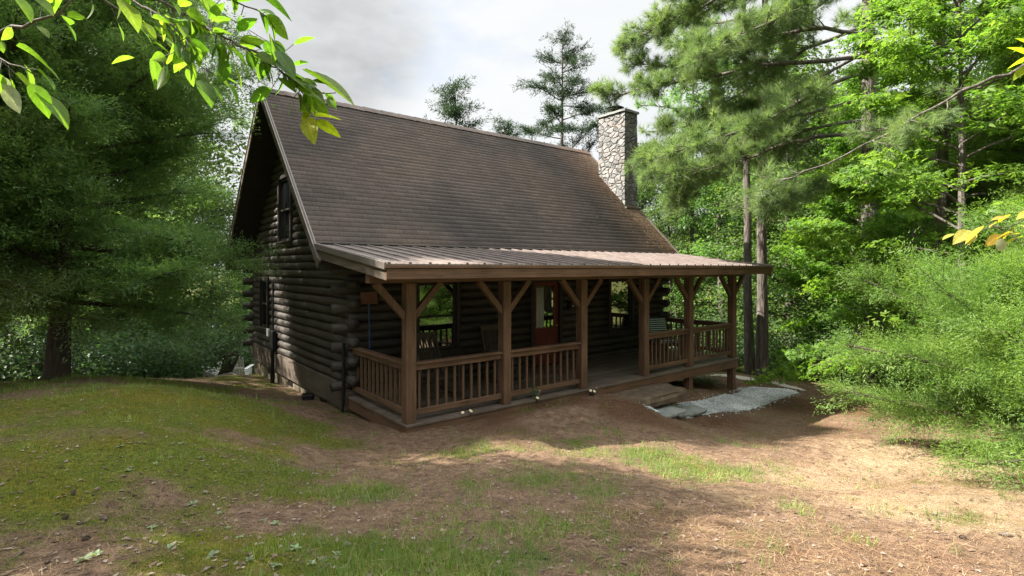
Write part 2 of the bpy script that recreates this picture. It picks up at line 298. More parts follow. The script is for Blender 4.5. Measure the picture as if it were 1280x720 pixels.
M['broad'] = leafmat('woodland leaves', [(.052, .105, .028), (.072, .135, .036), (.105, .17, .042), (.068, .12, .048)], .5)
M['shrub'] = leafmat('glossy shrub leaves', [(.040, .085, .034), (.06, .112, .042), (.09, .14, .06)], .4, .5)
M['branchleaf'] = leafmat('backlit branch leaves', [(.07, .15, .016), (.10, .19, .02), (.145, .225, .024)], .66, .4, 1.9, veins=True)
M['yellowleaf'] = leafmat('turning yellow leaves', [(.30, .32, .03), (.36, .33, .03), (.28, .34, .06), (.40, .28, .04)], .5, veins=True)
M['limeleaf'] = leafmat('lime leaves', [(.26, .34, .02), (.32, .38, .025)], .7, veins=True)
M['paleleaf'] = leafmat('pale underside leaves', [(.3, .36, .27), (.36, .4, .3)], .4, veins=True)
M['grass'] = leafmat('grass blades', [(.09, .15, .032), (.13, .20, .04), (.17, .23, .055), (.22, .24, .09)], .4)
M['moss'] = leafmat('moss tips', [(.09, .128, .015), (.132, .165, .017), (.19, .20, .022)], .3)
M['weed'] = leafmat('pale weed leaves', [(.12, .18, .09), (.19, .25, .14), (.28, .33, .21)], .35, veins=True)
M['needle'] = leafmat('fallen pine needles', [(.10, .052, .027), (.16, .090, .046), (.23, .145, .08), (.33, .24, .145)], .1)
M['needled'] = leafmat('shade darkened mulch needles', [(.05, .024, .014), (.085, .042, .024), (.13, .068, .038), (.19, .11, .066)], .1)  # mulch's own red brown, with shade put into the colour
M['dead'] = leafmat('dead leaves', [(.07, .042, .03), (.12, .078, .055), (.18, .13, .10), (.28, .23, .19)], .15)
M['gravel'] = leafmat('bluestone gravel', [(.24, .255, .265), (.38, .395, .40), (.50, .51, .51), (.66, .67, .66)], .0)

# ------------------------------------------------------------------ terrain
_ctrl = []
for px, py, Z in [(0, 720, 2.7), (78, 647, 3.6), (200, 560, 5.2), (150, 505, 7.2), (72, 472, 10), (0, 482, 9), (220, 478, 10.5), (-200, 500, 8),
                  (302, 467, 15.3), (290, 520, 7.6), (345, 505, 9.3), (395, 540, 8.0), (300, 640, 4.1), (450, 720, 3.0), (640, 720, 3.2), (640, 600, 5.5), (640, 552, 7.4), (480, 590, 6.2),
                  (1280, 720, 3.4), (1207, 672, 4.0), (1000, 600, 6.6), (1100, 560, 8.0), (1280, 590, 6.4), (900, 545, 9.1), (850, 523, 10.8), (920, 500, 13.0), (990, 492, 13.6),
                  (960, 474, 16.3), (1012, 488, 14.2), (1085, 492, 14.6), (1200, 520, 11)]:
    p = at(px, py, Z); _ctrl.append((p[0], p[1], p[2]))
_ctrl += [(0, 0, -.13), (1.0, -.05, -.13), (1.95, -.1, -.10), (3.0, -.15, -.10), (3.88, -.1, -.12), (4.8, -.4, -.28), (7.6, -.1, -.62), (9.57, 0, -.83), (9.6, 2.4, -.9), (4.8, 2.0, -.35), (0, 2.37, -.33), (0, 5, -.48), (0, 7.2, -.6), (0, 9.7, -.78), (-1, 9.7, -.7), (-1.0, 4, -.30),
          (5, 9.7, -1.2), (9.7, 9.7, -1.4), CAM[:2].tolist() + [.72], (-6, -9, .8), (0, -11, .5), (6, -9, .1), (-10, -6, .8), (-12, 2, .5), (-5, 14, -1.4), (-12, 12, -.6), (2, 16, -2.2), (14, 12, -2.4), (18, 3, -1.8), (14, -6, -.9), (22, -10, -1.5),
          (-25, 20, -2.5), (10, 30, -4), (35, 20, -4), (35, -15, -3), (0, -35, -.5), (-35, -10, .3), (60, 60, -5), (-60, 60, -5), (60, -60, -4), (-60, -60, -2), (0, 90, -5), (90, 0, -5), (-90, 0, -3), (0, -90, -3)]
_C = np.array([list(c) for c in _ctrl], float)
def _phi(r2): return np.sqrt(r2 + .6)
_D = ((_C[:, None, :2] - _C[None, :, :2]) ** 2).sum(-1)
_A = _phi(_D) - np.eye(len(_C)) * .02
_W = np.linalg.solve(_A, _C[:, 2] + 1.5)
_gx = np.sort(RNG.uniform(0, 1, 4))
_wv = [(RNG.uniform(.8, 1.2), RNG.uniform(0, 6.28), k, RNG.uniform(0, 6.28)) for k in (.7, 1.1, 1.9, 2.6, 3.7, 5.1, 7.3, 9.7, 13, 17, 23, 29) for _ in range(2)]
def wob(x, y, lo=0, hi=99):
    o = np.zeros_like(x)
    for a, th, k, ph in _wv:
        if lo <= k <= hi: o = o + a / k * np.sin(k * (x * np.cos(th * 7) + y * np.sin(th * 7)) + ph + .8 * np.sin(k * .43 * (x * np.sin(ph) + y * np.cos(ph))))
    return o
def hgt(x, y, rough=True):
    x = np.asarray(x, float); y = np.asarray(y, float); sh = x.shape; x = x.ravel(); y = y.ravel()
    out = np.empty(len(x))
    for i in range(0, len(x), 60000):
        a = x[i:i + 60000]; b = y[i:i + 60000]
        out[i:i + 60000] = _phi((a[:, None] - _C[:, 0]) ** 2 + (b[:, None] - _C[:, 1]) ** 2) @ _W - 1.5
    r = np.hypot(x, y); out = np.where(r > 80, np.maximum(out, -8) * np.clip(1 - (r - 80) / 300, 0, 1) - 5 * np.clip((r - 80) / 300, 0, 1), out)
    if rough: out = out + .018 * wob(x, y, 1.5) * np.clip(1.4 - r / 40, 0.2, 1)
    # mulch hump in front of the porch
    out = out + .10 * np.exp(-((y + .75 + .05 * np.sin(2 * x)) / .33) ** 2) * np.clip((x - .9) / .8, 0, 1) * np.clip((5.0 - x) / .8, 0, 1)
    for a_, b_, h_, r_ in MOUND: out = out + h_ * np.exp(-((x - a_) ** 2 + (y - b_) ** 2) / (r_ * r_))
    out = out + .13 * np.exp(-((y + .25) / .5) ** 2 - ((x - 8.0) / 1.1) ** 2)
    return out.reshape(sh)
MOUND = []
def gz(x, y): return float(hgt(np.array([x]), np.array([y]))[0])
_s = np.arange(1.4, 70, .02)
def ground(px, py):
    P = CAM + ray(px, py) * _s[:, None]; h = hgt(P[:, 0], P[:, 1], False); i = np.argmax(P[:, 2] < h)
    return P[i]
MOUND += [(*ground(190, 505)[:2], .20, 1.5), (*ground(120, 560)[:2], .12, 1.2), (*ground(330, 545)[:2], -.10, 1.0)]
def inpoly(x, y, poly):
    c = np.zeros(x.shape, bool); n = len(poly)
    for i in range(n):
        x0, y0 = poly[i]; x1, y1 = poly[i - 1]
        m = ((y0 > y) != (y1 > y)) & (x < (x1 - x0) * (y - y0) / (y1 - y0 + 1e-12) + x0); c ^= m
    return c
GRAVEL = [tuple(ground(*p)[:2]) for p in [(806, 510), (832, 518), (850, 522), (880, 518), (905, 515), (935, 513), (960, 506), (985, 497), (998, 492), (990, 488), (965, 486), (930, 483), (918, 485), (928, 490), (915, 494), (890, 497), (868, 502), (845, 505), (820, 508)]]
def vnoise(x, y, f, seed):
    r = np.random.default_rng(seed); T = r.uniform(0, 1, (256, 256)); X = x * f; Y = y * f
    i = np.floor(X).astype(int); j = np.floor(Y).astype(int); u = X - i; v = Y - j; u = u * u * (3 - 2 * u); v = v * v * (3 - 2 * v)
    g = lambda a, b: T[a % 256, b % 256]
    return (g(i, j) * (1 - u) + g(i + 1, j) * u) * (1 - v) + (g(i, j + 1) * (1 - u) + g(i + 1, j + 1) * u) * v
def fbm(x, y, f, seed): return sum(vnoise(x, y, f * 2 ** k, seed + k) * .5 ** k for k in range(4)) / 1.875
_GB = [(*ground(a, b)[:2], r, wt) for a, b, r, wt in [(60, 520, 2.6, 1.1), (150, 600, 1.6, 1.1), (250, 500, 1.8, 1.2), (60, 690, 1.0, .9), (300, 690, 1.0, 1.1), (330, 600, .8, .55), (200, 480, 2.6, .9), (290, 475, 1.8, .9), (480, 700, .7, .55)]]
_GG = [(*ground(a, b)[:2], r, wt) for a, b, r, wt in [(450, 620, .6, .7), (480, 700, .9, .65), (640, 690, 1.0, .7), (720, 600, .9, .75), (800, 570, 1.0, .6), (880, 590, .9, .8), (950, 590, .7, .6), (1000, 640, .8, .3), (830, 700, .8, .4), (300, 500, 1.5, .4), (620, 560, .4, .45), (120, 480, 2.5, .6), (560, 640, .7, .5), (920, 560, .5, .4)]]
_GS = [(*ground(a, b)[:2], r, wt) for a, b, r, wt in [(700, 500, .9, 1), (800, 520, 1.0, 1), (620, 525, .8, .8), (900, 525, 1.1, 1), (1000, 505, 1.5, 1), (1060, 510, 1.6, 1), (950, 490, 1.4, 1), (900, 480, 1.4, 1), (1040, 540, 1.2, .7), (860, 660, 1.0, .6), (1100, 690, .9, .6), (1000, 700, .8, .6), (1150, 600, 1.4, .5)]]
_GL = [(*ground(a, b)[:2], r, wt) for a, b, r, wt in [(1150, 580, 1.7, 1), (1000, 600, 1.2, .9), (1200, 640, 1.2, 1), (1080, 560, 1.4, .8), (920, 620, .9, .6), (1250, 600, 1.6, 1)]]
def blob(x, y, L_):
    o = np.zeros_like(x)
    for a, b, r, wt in L_: o = np.maximum(o, wt * np.exp(-((x - a) ** 2 + (y - b) ** 2) / (r * r)))
    return o
def zones(x, y):
    n = fbm(x, y, .9, 3) - .5; n2 = fbm(x, y, 2.6, 9) - .5
    far = np.clip((np.hypot(x - CAM[0], y - CAM[1]) - 16) / 6, 0, 1)
    moss = np.clip(blob(x, y, _GB) + 1.5 * n + 1.1 * n2 - .12, 0, 1)
    grs = np.clip(blob(x, y, _GG) + 1.4 * n2 + 1.0 * n - .07, 0, 1)
    straw = np.clip(blob(x, y, _GS) + .9 * n + .5 * n2 - .12, 0, 1)
    straw = np.maximum(straw, far * .8)
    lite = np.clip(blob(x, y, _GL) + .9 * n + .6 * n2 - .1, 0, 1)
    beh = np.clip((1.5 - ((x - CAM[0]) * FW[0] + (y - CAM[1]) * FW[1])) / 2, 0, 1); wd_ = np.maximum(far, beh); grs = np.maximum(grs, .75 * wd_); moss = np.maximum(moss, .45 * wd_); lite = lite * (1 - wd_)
    return moss, grs, straw, lite
def axis_coords(a, b, step, lim, gro=1.14):
    c = list(np.arange(a, b, step)); d = step; v = a
    while v > -lim: d *= gro; v -= d; c.insert(0, v)
    d = step; v = c[-1]
    while v < lim: d *= gro; v += d; c.append(v)
    return np.array(c)
gxs = axis_coords(-9, 13, .055, 500); gys = axis_coords(-6.5, 4, .055, 500)
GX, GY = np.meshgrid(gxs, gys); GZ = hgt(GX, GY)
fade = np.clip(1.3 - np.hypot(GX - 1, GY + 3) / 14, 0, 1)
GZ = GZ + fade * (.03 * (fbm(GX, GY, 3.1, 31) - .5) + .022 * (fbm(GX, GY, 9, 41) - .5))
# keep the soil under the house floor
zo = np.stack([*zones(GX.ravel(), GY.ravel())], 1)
nx, ny = len(gxs), len(gys)
ii = (np.arange(ny - 1)[:, None] * nx + np.arange(nx - 1)[None]).ravel()
def groundmat():
    m, t, b = newmat('woodland soil'); l = t.links.new; NZ = []
    tc = N(t, 'ShaderNodeTexCoord'); at_ = N(t, 'ShaderNodeVertexColor'); at_.layer_name = 'zone'; sp = N(t, 'ShaderNodeSeparateColor'); l(at_.outputs['Color'], sp.inputs[0])
    def nz(s, d=8, rg=.65):
        n = N(t, 'ShaderNodeTexNoise'); n.inputs['Scale'].default_value = s; n.inputs['Detail'].default_value = d; n.inputs['Roughness'].default_value = rg; l(tc.outputs['Object'], n.inputs['Vector']); return n
    a = nz(2.2); f = nz(28, 6, .75); g = nz(9, 8, .7)
    clay = ramp(t, [(.3, (.075, .047, .032)), (.5, (.150, .098, .064)), (.7, (.235, .165, .112))]); l(g.outputs['Fac'], clay.inputs[0])
    moss = ramp(t, [(.32, (.034, .046, .012)), (.5, (.090, .106, .016)), (.68, (.155, .155, .022))]); l(f.outputs['Fac'], moss.inputs[0])
    grs = ramp(t, [(.3, (.06, .055, .025)), (.5, (.10, .11, .035)), (.7, (.15, .16, .06))]); l(f.outputs['Fac'], grs.inputs[0])
    mpn = N(t, 'ShaderNodeMapping'); mpn.inputs['Scale'].default_value = (26, 9, 20); mpn.inputs['Rotation'].default_value = (0, 0, .7); l(tc.outputs['Object'], mpn.inputs[0])
    st = N(t, 'ShaderNodeTexNoise'); st.inputs['Scale'].default_value = 1.6; st.inputs['Detail'].default_value = 7; st.inputs['Roughness'].default_value = .8; l(mpn.outputs[0], st.inputs['Vector'])
    straw = ramp(t, [(.32, (.035, .019, .012)), (.5, (.105, .055, .033)), (.68, (.19, .112, .07))]); l(st.outputs['Fac'], straw.inputs[0])
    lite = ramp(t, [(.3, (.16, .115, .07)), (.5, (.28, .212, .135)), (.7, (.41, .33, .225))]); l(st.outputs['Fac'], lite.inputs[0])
    am = nz(1.1, 4); om = ramp(t, [(.48, (1, 1, 1)), (.62, (1.22, .95, .8))]); l(am.outputs['Fac'], om.inputs[0]); mo = N(t, 'ShaderNodeMixRGB', blend_type='MULTIPLY'); mo.inputs[0].default_value = 1; l(moss.outputs[0], mo.inputs[1]); l(om.outputs[0], mo.inputs[2]); moss = mo
    def mixm(prev, col, fac):
        x = N(t, 'ShaderNodeMixRGB'); l(prev, x.inputs[1]); l(col, x.inputs[2])
        mr = N(t, 'ShaderNodeMath', operation='MULTIPLY_ADD'); mr.inputs[1].default_value = 2.2; l(fac, mr.inputs[0])
        s2 = N(t, 'ShaderNodeMath', operation='MULTIPLY_ADD'); l(g.outputs['Fac'], s2.inputs[0]); s2.inputs[1].default_value = 2.4; s2.inputs[2].default_value = -1.8; l(s2.outputs[0], mr.inputs[2])
        mr.use_clamp = True; l(mr.outputs[0], x.inputs[0]); return x.outputs[0]
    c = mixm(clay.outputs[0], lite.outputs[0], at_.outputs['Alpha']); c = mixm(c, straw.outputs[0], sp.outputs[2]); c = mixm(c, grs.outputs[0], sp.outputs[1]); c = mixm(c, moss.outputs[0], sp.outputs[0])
    sp1 = nz(75, 4, .8); sp2 = nz(190, 2, .6); rr1 = ramp(t, [(.34, (.45, .43, .42)), (.5, (1, 1, 1)), (.66, (1.6, 1.55, 1.5))]); l(sp1.outputs['Fac'], rr1.inputs[0]); rr2 = ramp(t, [(.36, (.6, .6, .6)), (.6, (1.3, 1.3, 1.3))]); l(sp2.outputs['Fac'], rr2.inputs[0])
    for q in (rr1, rr2):
        mu = N(t, 'ShaderNodeMixRGB', blend_type='MULTIPLY'); mu.inputs[0].default_value = 1; l(c, mu.inputs[1]); l(q.outputs[0], mu.inputs[2]); c = mu.outputs[0]
    l(c, b.inputs['Base Color']); b.inputs['Roughness'].default_value = .95; b.inputs['Specular IOR Level'].default_value = .15
    bp = N(t, 'ShaderNodeBump'); bp.inputs['Strength'].default_value = .9; bp.inputs['Distance'].default_value = .03; l(f.outputs['Fac'], bp.inputs['Height'])
    b2 = N(t, 'ShaderNodeBump'); b2.inputs['Strength'].default_value = .7; b2.inputs['Distance'].default_value = .02; l(st.outputs['Fac'], b2.inputs['Height']); l(bp.outputs[0], b2.inputs['Normal']); l(b2.outputs[0], b.inputs['Normal'])
    return m
M['soil'] = groundmat()
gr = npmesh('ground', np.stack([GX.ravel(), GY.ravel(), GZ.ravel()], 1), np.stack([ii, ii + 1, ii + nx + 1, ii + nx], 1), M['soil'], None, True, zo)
tag(gr, 'mossy and straw covered clay yard sloping down around the cabin', 'ground', kind='structure')
def gsamp(x, y):
    """height of the actual ground sheet"""
    i = np.clip(np.searchsorted(gxs, x) - 1, 0, nx - 2); j = np.clip(np.searchsorted(gys, y) - 1, 0, ny - 2)
    u = (x - gxs[i]) / (gxs[i + 1] - gxs[i]); v = (y - gys[j]) / (gys[j + 1] - gys[j])
    return (GZ[j, i] * (1 - u) + GZ[j, i + 1] * u) * (1 - v) + (GZ[j + 1, i] * (1 - u) + GZ[j + 1, i + 1] * u) * v
def gs(x, y): return float(gsamp(np.array([x]), np.array([y]))[0])
def patch(name, poly, step, lift, mat):
    P = np.array(poly); xs = np.arange(P[:, 0].min(), P[:, 0].max() + step, step); ys = np.arange(P[:, 1].min(), P[:, 1].max() + step, step)
    X, Y = np.meshgrid(xs, ys); k = inpoly(X + .06 * np.sin(9 * Y), Y + .06 * np.sin(8 * X), poly); Zp = gsamp(X.ravel(), Y.ravel()) + lift
    n = len(xs); a = (np.arange(len(ys) - 1)[:, None] * n + np.arange(n - 1)[None]).ravel(); kk = k.ravel(); a = a[kk[a] & kk[a + 1] & kk[a + n] & kk[a + n + 1]]
    return npmesh(name, np.stack([X.ravel(), Y.ravel(), Zp], 1), np.stack([a, a + 1, a + n + 1, a + n], 1), mat, None, True)

# ------------------------------------------------------------------ foliage tools
def rotm(d, roll):
    """matrices whose local +Y runs along d; (n,3,3)"""
    d = d / (np.linalg.norm(d, axis=1, keepdims=True) + 1e-9)
    up = np.tile([0, 0, 1.], (len(d), 1)); up[np.abs(d[:, 2]) > .97] = [1, 0, 0]
    x = np.cross(d, up); x /= np.linalg.norm(x, axis=1, keepdims=True) + 1e-9; z = np.cross(x, d)
    c = np.cos(roll)[:, None]; s = np.sin(roll)[:, None]
    X = x * c + z * s; Zv = -x * s + z * c
    return np.stack([X, d, Zv], 2)
def scatter(tv, tf, pos, dirs, roll, scale):
    Mx = rotm(dirs, roll) * np.asarray(scale)[:, None, None]
    V = np.einsum('nij,kj->nki', Mx, tv) + pos[:, None, :]
    k = len(tv); Fx = tf[None] + (np.arange(len(pos)) * k)[:, None, None]
    return V.reshape(-1, 3), Fx.reshape(-1, tf.shape[1])
LEAF = (np.array([[0, 0, 0], [.27, .42, .07], [0, 1, -.08], [-.27, .42, .07]]), np.array([[0, 1, 2, 3]]))
def lobed():
    V = []; Fq = []
    for a, ln in ((0, 1.0), (.95, .72), (-.95, .72)):
        c, s = math.cos(a), math.sin(a); b = len(V)
        for x, y, z in ((0, 0, 0), (.17, .5, .04), (0, 1, -.1), (-.17, .5, .04)): V.append(((x * c + y * s) * ln, (-x * s + y * c) * ln + .05, z * ln))
        Fq.append([b, b + 1, b + 2, b + 3])
    return np.array(V), np.array(Fq)
LOBED = lobed()
def leafclump(n, rad, size, flat, seed, leaf=LEAF):
    r = np.random.default_rng(seed); p = r.normal(0, 1, (n, 3)); p *= (r.uniform(.2, 1, (n, 1)) ** .5) * rad / np.linalg.norm(p, axis=1, keepdims=True); p[:, 2] *= flat
    d = r.normal(0, 1, (n, 3)); d[:, 2] = d[:, 2] * .35 - .25; d[:, :2] += p[:, :2] / rad * .8
    return scatter(leaf[0], leaf[1], p, d, r.normal(0, .5, n), size * r.uniform(.6, 1.2, n))
def spray(n, ln, seed, wd=.011, short=1.):
    """feathery cedar spray: short blades set along forking twigs"""
    r = np.random.default_rng(seed); V = []; k = 0
    for i in range(n):
        t = r.uniform(.05, 1); side = r.choice([-1, 1]); a = r.uniform(.3, 1.0) * side
        bx = np.array([side * t * .10 * r.uniform(0, 2.2), t * ln, r.normal(0, .05)])
        d = np.array([math.sin(a), math.cos(a), r.normal(0, .45)]); L_ = ln * short * r.uniform(.16, .34) * (1.15 - .5 * t); s = np.array([d[1], -d[0], r.normal(0, .5)]); s /= np.linalg.norm(s)
        V += [bx - s * wd / 2, bx + s * wd / 2, bx + d * L_]
    return np.array(V), np.arange(3 * n).reshape(n, 3)
def tuft(n, ln, seed, wd=.0045):
    r = np.random.default_rng(seed); V = []
    for i in range(n):
        th = r.uniform(0, 6.28); sp = r.uniform(.25, 1.25); d = np.array([math.cos(th) * math.sin(sp), math.cos(sp), math.sin(th) * math.sin(sp) - .12]); b = np.array([0, r.uniform(-.10, .03), 0])
        s = np.cross(d, r.normal(0, 1, 3)); s /= np.linalg.norm(s); L_ = ln * r.uniform(.75, 1.1)
        V += [b - s * wd / 2, b + s * wd / 2, b + d * L_]
    return np.array(V), np.arange(3 * n).reshape(n, 3)
def multi(tmpls, pos, dirs, rng, smin, smax, rollsd=3.2):
    Vs = []; Fs = []; off = 0; ch = rng.integers(0, len(tmpls), len(pos))
    for k, (tv, tf) in enumerate(tmpls):
        m = ch == k
        if not m.any(): continue
        V, Fx = scatter(tv, tf, pos[m], dirs[m], rng.normal(0, rollsd, m.sum()), rng.uniform(smin, smax, m.sum()))
        Vs.append(V); Fs.append(Fx + off); off += len(V)
    return np.concatenate(Vs), np.concatenate(Fs)
def curve(p, d, L_, bend, n, rng, wig=.06):
    pts = [np.array(p, float)]; d = np.array(d, float); d /= np.linalg.norm(d)
    for i in range(n):
        d = d + np.array(bend) / n + rng.normal(0, wig, 3); d /= np.linalg.norm(d); pts.append(pts[-1] + d * L_ / n)
    return np.array(pts)
def along(pts, t):
    s = t * (len(pts) - 1); i = min(int(s), len(pts) - 2); u = s - i; return pts[i] * (1 - u) + pts[i + 1] * u, pts[i + 1] - pts[i]
def trunkline(H, lean, rng, n=9):
    z = np.linspace(0, 1, n); return np.stack([lean[0] * z + np.cumsum(rng.normal(0, .010 * H / n, n)), lean[1] * z + np.cumsum(rng.normal(0, .010 * H / n, n)), H * z], 1)
def trunkmesh(mb, tl, r0, flare=1.35, seg=12):
    n = len(tl); pts = [tl[0] + [0, 0, -.6]] + [tl[0] + (tl[1] - tl[0]) * .06] + list(tl[1:]); rad = [r0 * flare * 1.15, r0 * flare * .9] + [r0 * (1 - .9 * (i / (n - 1)) ** 1.1) for i in range(1, n)]
    mb.tube(pts, rad, seg, True, .09)
def make_tree(kind, H, R0, cb, rng, r0, seeds, mat, bark, dens=1., lean=(0, 0)):
    """returns (trunk builder, crown verts, crown faces) in local space"""
    mb = MB(); tl = trunkline(H, lean, rng); trunkmesh(mb, tl, r0); P = []; D = []
    if kind == 'broad':
        nl = int(26 * dens); T = [leafclump(26, .42, .15, .55, s) for s in seeds]
        for i in range(nl):
            t = cb + (1 - cb) * ((i + .5) / nl) ** .9; p, _ = along(tl, t); az = i * 2.4 + rng.normal(0, .4); u = (t - cb) / (1 - cb)
            Ln = R0 * (1.05 - .75 * u ** 1.6) * (.55 + .45 * min(1, u * 4)) * rng.uniform(.75, 1.2); el = .15 + .9 * u + rng.normal(0, .15)
            c = curve(p, (math.cos(az) * math.cos(el), math.sin(az) * math.cos(el), math.sin(el)), Ln, (0, 0, -.25), 6, rng, .12); mb.tube(c, [r0 * .3 * (1 - .85 * k / 6) * (1 - .5 * u) for k in range(7)], 5, False)
            for k in range(int(14 * Ln + 5)):
                s = rng.uniform(.25, 1.03) ** .8; q, dd = along(c, min(s, .999)); o = rng.normal(0, 1, 3) * [.30, .30, .16] * (Ln * .55 + .3); P.append(q + o); D.append([rng.normal(), rng.normal(), rng.normal() * .15])
        V, Fx = multi(T, np.array(P), np.array(D), rng, .75, 1.3, .25)
    elif kind in ('cedar', 'cedarfine'):
        T = [spray(28, .36, s, .019, .8) for s in seeds] if kind == 'cedar' else [spray(40, .27, s, .0105, .62) for s in seeds]; nl = int((90 if kind == 'cedar' else 130) * dens)
        for i in range(nl):
            t = cb + (1 - cb) * (i + .5) / nl; p, _ = along(tl, min(t, .995)); az = i * 2.4 + rng.normal(0, .5); u = (t - cb) / (1 - cb)
            Ln = R0 * (1 - u ** 1.6) * rng.uniform(.65, 1.12) * (.75 + .25 * min(1, u * 5)) + .25; el = .10 + .55 * u + rng.normal(0, .15)
            c = curve(p, (math.cos(az) * math.cos(el), math.sin(az) * math.cos(el), math.sin(el)), Ln, (0, 0, .10), 6, rng, .10); mb.tube(c, [max(.006, .012 + .016 * Ln) * (1 - .85 * k / 6) for k in range(7)], 4, False)
            sg = 1; ns = int(Ln * (7.5 if kind == 'cedar' else 10)) + 3
            for k in range(ns):
                s_ = .14 + .86 * (k + rng.uniform(0, 1)) / ns; q, dd = along(c, min(s_, .999)); dd = dd / np.linalg.norm(dd); sg = -sg; sd = np.cross(dd, [0, 0, 1.]); sd /= np.linalg.norm(sd) + 1e-9; up = np.cross(sd, dd)
                l2 = (.22 + .42 * Ln * (1.05 - s_)) * rng.uniform(.6, 1.2); bdir = dd * rng.uniform(.5, .95) + sd * sg * rng.uniform(.35, 1.) + up * rng.normal(.06, .32)
                b = curve(q, bdir, l2, (0, 0, -.12 if kind == 'cedar' else .10), 4, rng, .10); mb.tube(b, [.006, .005, .004, .003, .002], 3, False); nb = int(l2 / .075) + 2
                for j in range(nb):
                    u_ = (j + rng.uniform(.2, 1)) / nb; e, de = along(b, min(u_, .999)); de = de / np.linalg.norm(de); s2 = np.cross(de, up); P.append(e); D.append(de * .9 + s2 * rng.choice([-1, 1]) * rng.uniform(.2, .9) + up * rng.normal(0, .3))
                P.append(b[-1]); D.append(b[-1] - b[-2])
        V, Fx = multi(T, np.array(P), np.array(D), rng, .7, 1.35, .5)
    elif kind == 'pine':
        T = [tuft(34, .21, s, .0075) for s in seeds]; nl = int(30 * dens)
        for i in range(nl):
            t = cb + (1 - cb) * ((i + .5) / nl) ** .85; p, _ = along(tl, min(t, .995)); az = i * 2.4 + rng.normal(0, .5); u = (t - cb) / (1 - cb)
            Ln = R0 * (1.0 - .75 * u) * rng.uniform(.6, 1.15); el = .0 + .7 * u + rng.normal(0, .15)
            c = curve(p, (math.cos(az) * math.cos(el), math.sin(az) * math.cos(el), math.sin(el)), Ln, (0, 0, .12), 6, rng, .13); pine_limb(mb, c, .02 + .012 * Ln, P, D, rng, 1)
        V, Fx = multi(T, np.array(P), np.array(D), rng, .8, 1.2)
    elif kind == 'spire':                                    # sparse open conifer with level shelves
        T = [spray(26, .6, s, .036) for s in seeds]; nl = int(46 * dens)
        for i in range(nl):
            t = cb + (1 - cb) * (i + .5) / nl; p, _ = along(tl, min(t, .995)); az = i * 2.4 + rng.normal(0, .5); u = (t - cb) / (1 - cb)
            Ln = R0 * (1 - u) ** .7 * rng.uniform(.55, 1.15) + .25; el = .22 + rng.normal(0, .2)
            c = curve(p, (math.cos(az) * math.cos(el), math.sin(az) * math.cos(el), math.sin(el)), Ln, (0, 0, -.2), 5, rng, .12); mb.tube(c, [.05 * (1 - .8 * k / 5) for k in range(6)], 4, False)
            for k in range(int(Ln * 18) + 5):
                s = rng.uniform(.2, 1.0); q, dd = along(c, min(s, .999)); P.append(q + rng.normal(0, 1, 3) * [.20, .20, .06]); D.append(dd + rng.normal(0, .4, 3) * [1, 1, .4] + [0, 0, .12])
        V, Fx = multi(T, np.array(P), np.array(D), rng, .8, 1.5, .6)
    return mb, V, Fx
def pine_limb(mb, c, rad, P, D, rng, dn=1.):
    n = len(c) - 1; mb.tube(c, [rad * (1 - .8 * k / n) for k in range(n + 1)], 6, False)
    Ln = np.linalg.norm(np.diff(c, axis=0), axis=1).sum(); sd0 = 1
    for k in range(int(Ln / .2 * dn)):
        s = rng.uniform(.22, 1); q, dd = along(c, min(s, .999)); dd = dd / np.linalg.norm(dd); sd0 = -sd0; sd = np.cross(dd, [0, 0, 1.]); sd /= np.linalg.norm(sd) + 1e-9
        d = dd * rng.uniform(.4, .9) + sd * sd0 * rng.uniform(.4, 1) + [0, 0, rng.normal(.05, .35)]; l2 = rng.uniform(.35, 1.0) * (1.1 - .5 * s)
        b = curve(q, d, l2, (0, 0, .25), 3, rng, .12); mb.tube(b, [rad * .22 + .004, rad * .18 + .003, .005, .003], 4, False)
        for j in range(int(5 + 9 * l2)):
            u = rng.uniform(.35, 1); e, de = along(b, min(u, .999)); de = de / np.linalg.norm(de)
            if u < .85:
                off = rng.normal(0, 1, 3); off -= de * off.dot(de); off /= np.linalg.norm(off); e2 = e + off * rng.uniform(.05, .22) + de * .05; mb.tube([e, e2], [.004, .003], 3, False); P.append(e2); D.append(de * .6 + off * .8 + [0, 0, .2])
            else: P.append(e); D.append(de)
    P.append(c[-1]); D.append(c[-1] - c[-2])
def finish_tree(name, label, cat, loc, mb, V, Fx, mat, bark, group=None, crown='crown'):
    t = thing(name, label, cat, loc, 0, group); mb.build('trunk', bark, t, 0, True); npmesh(crown, V, Fx, mat, t); return t

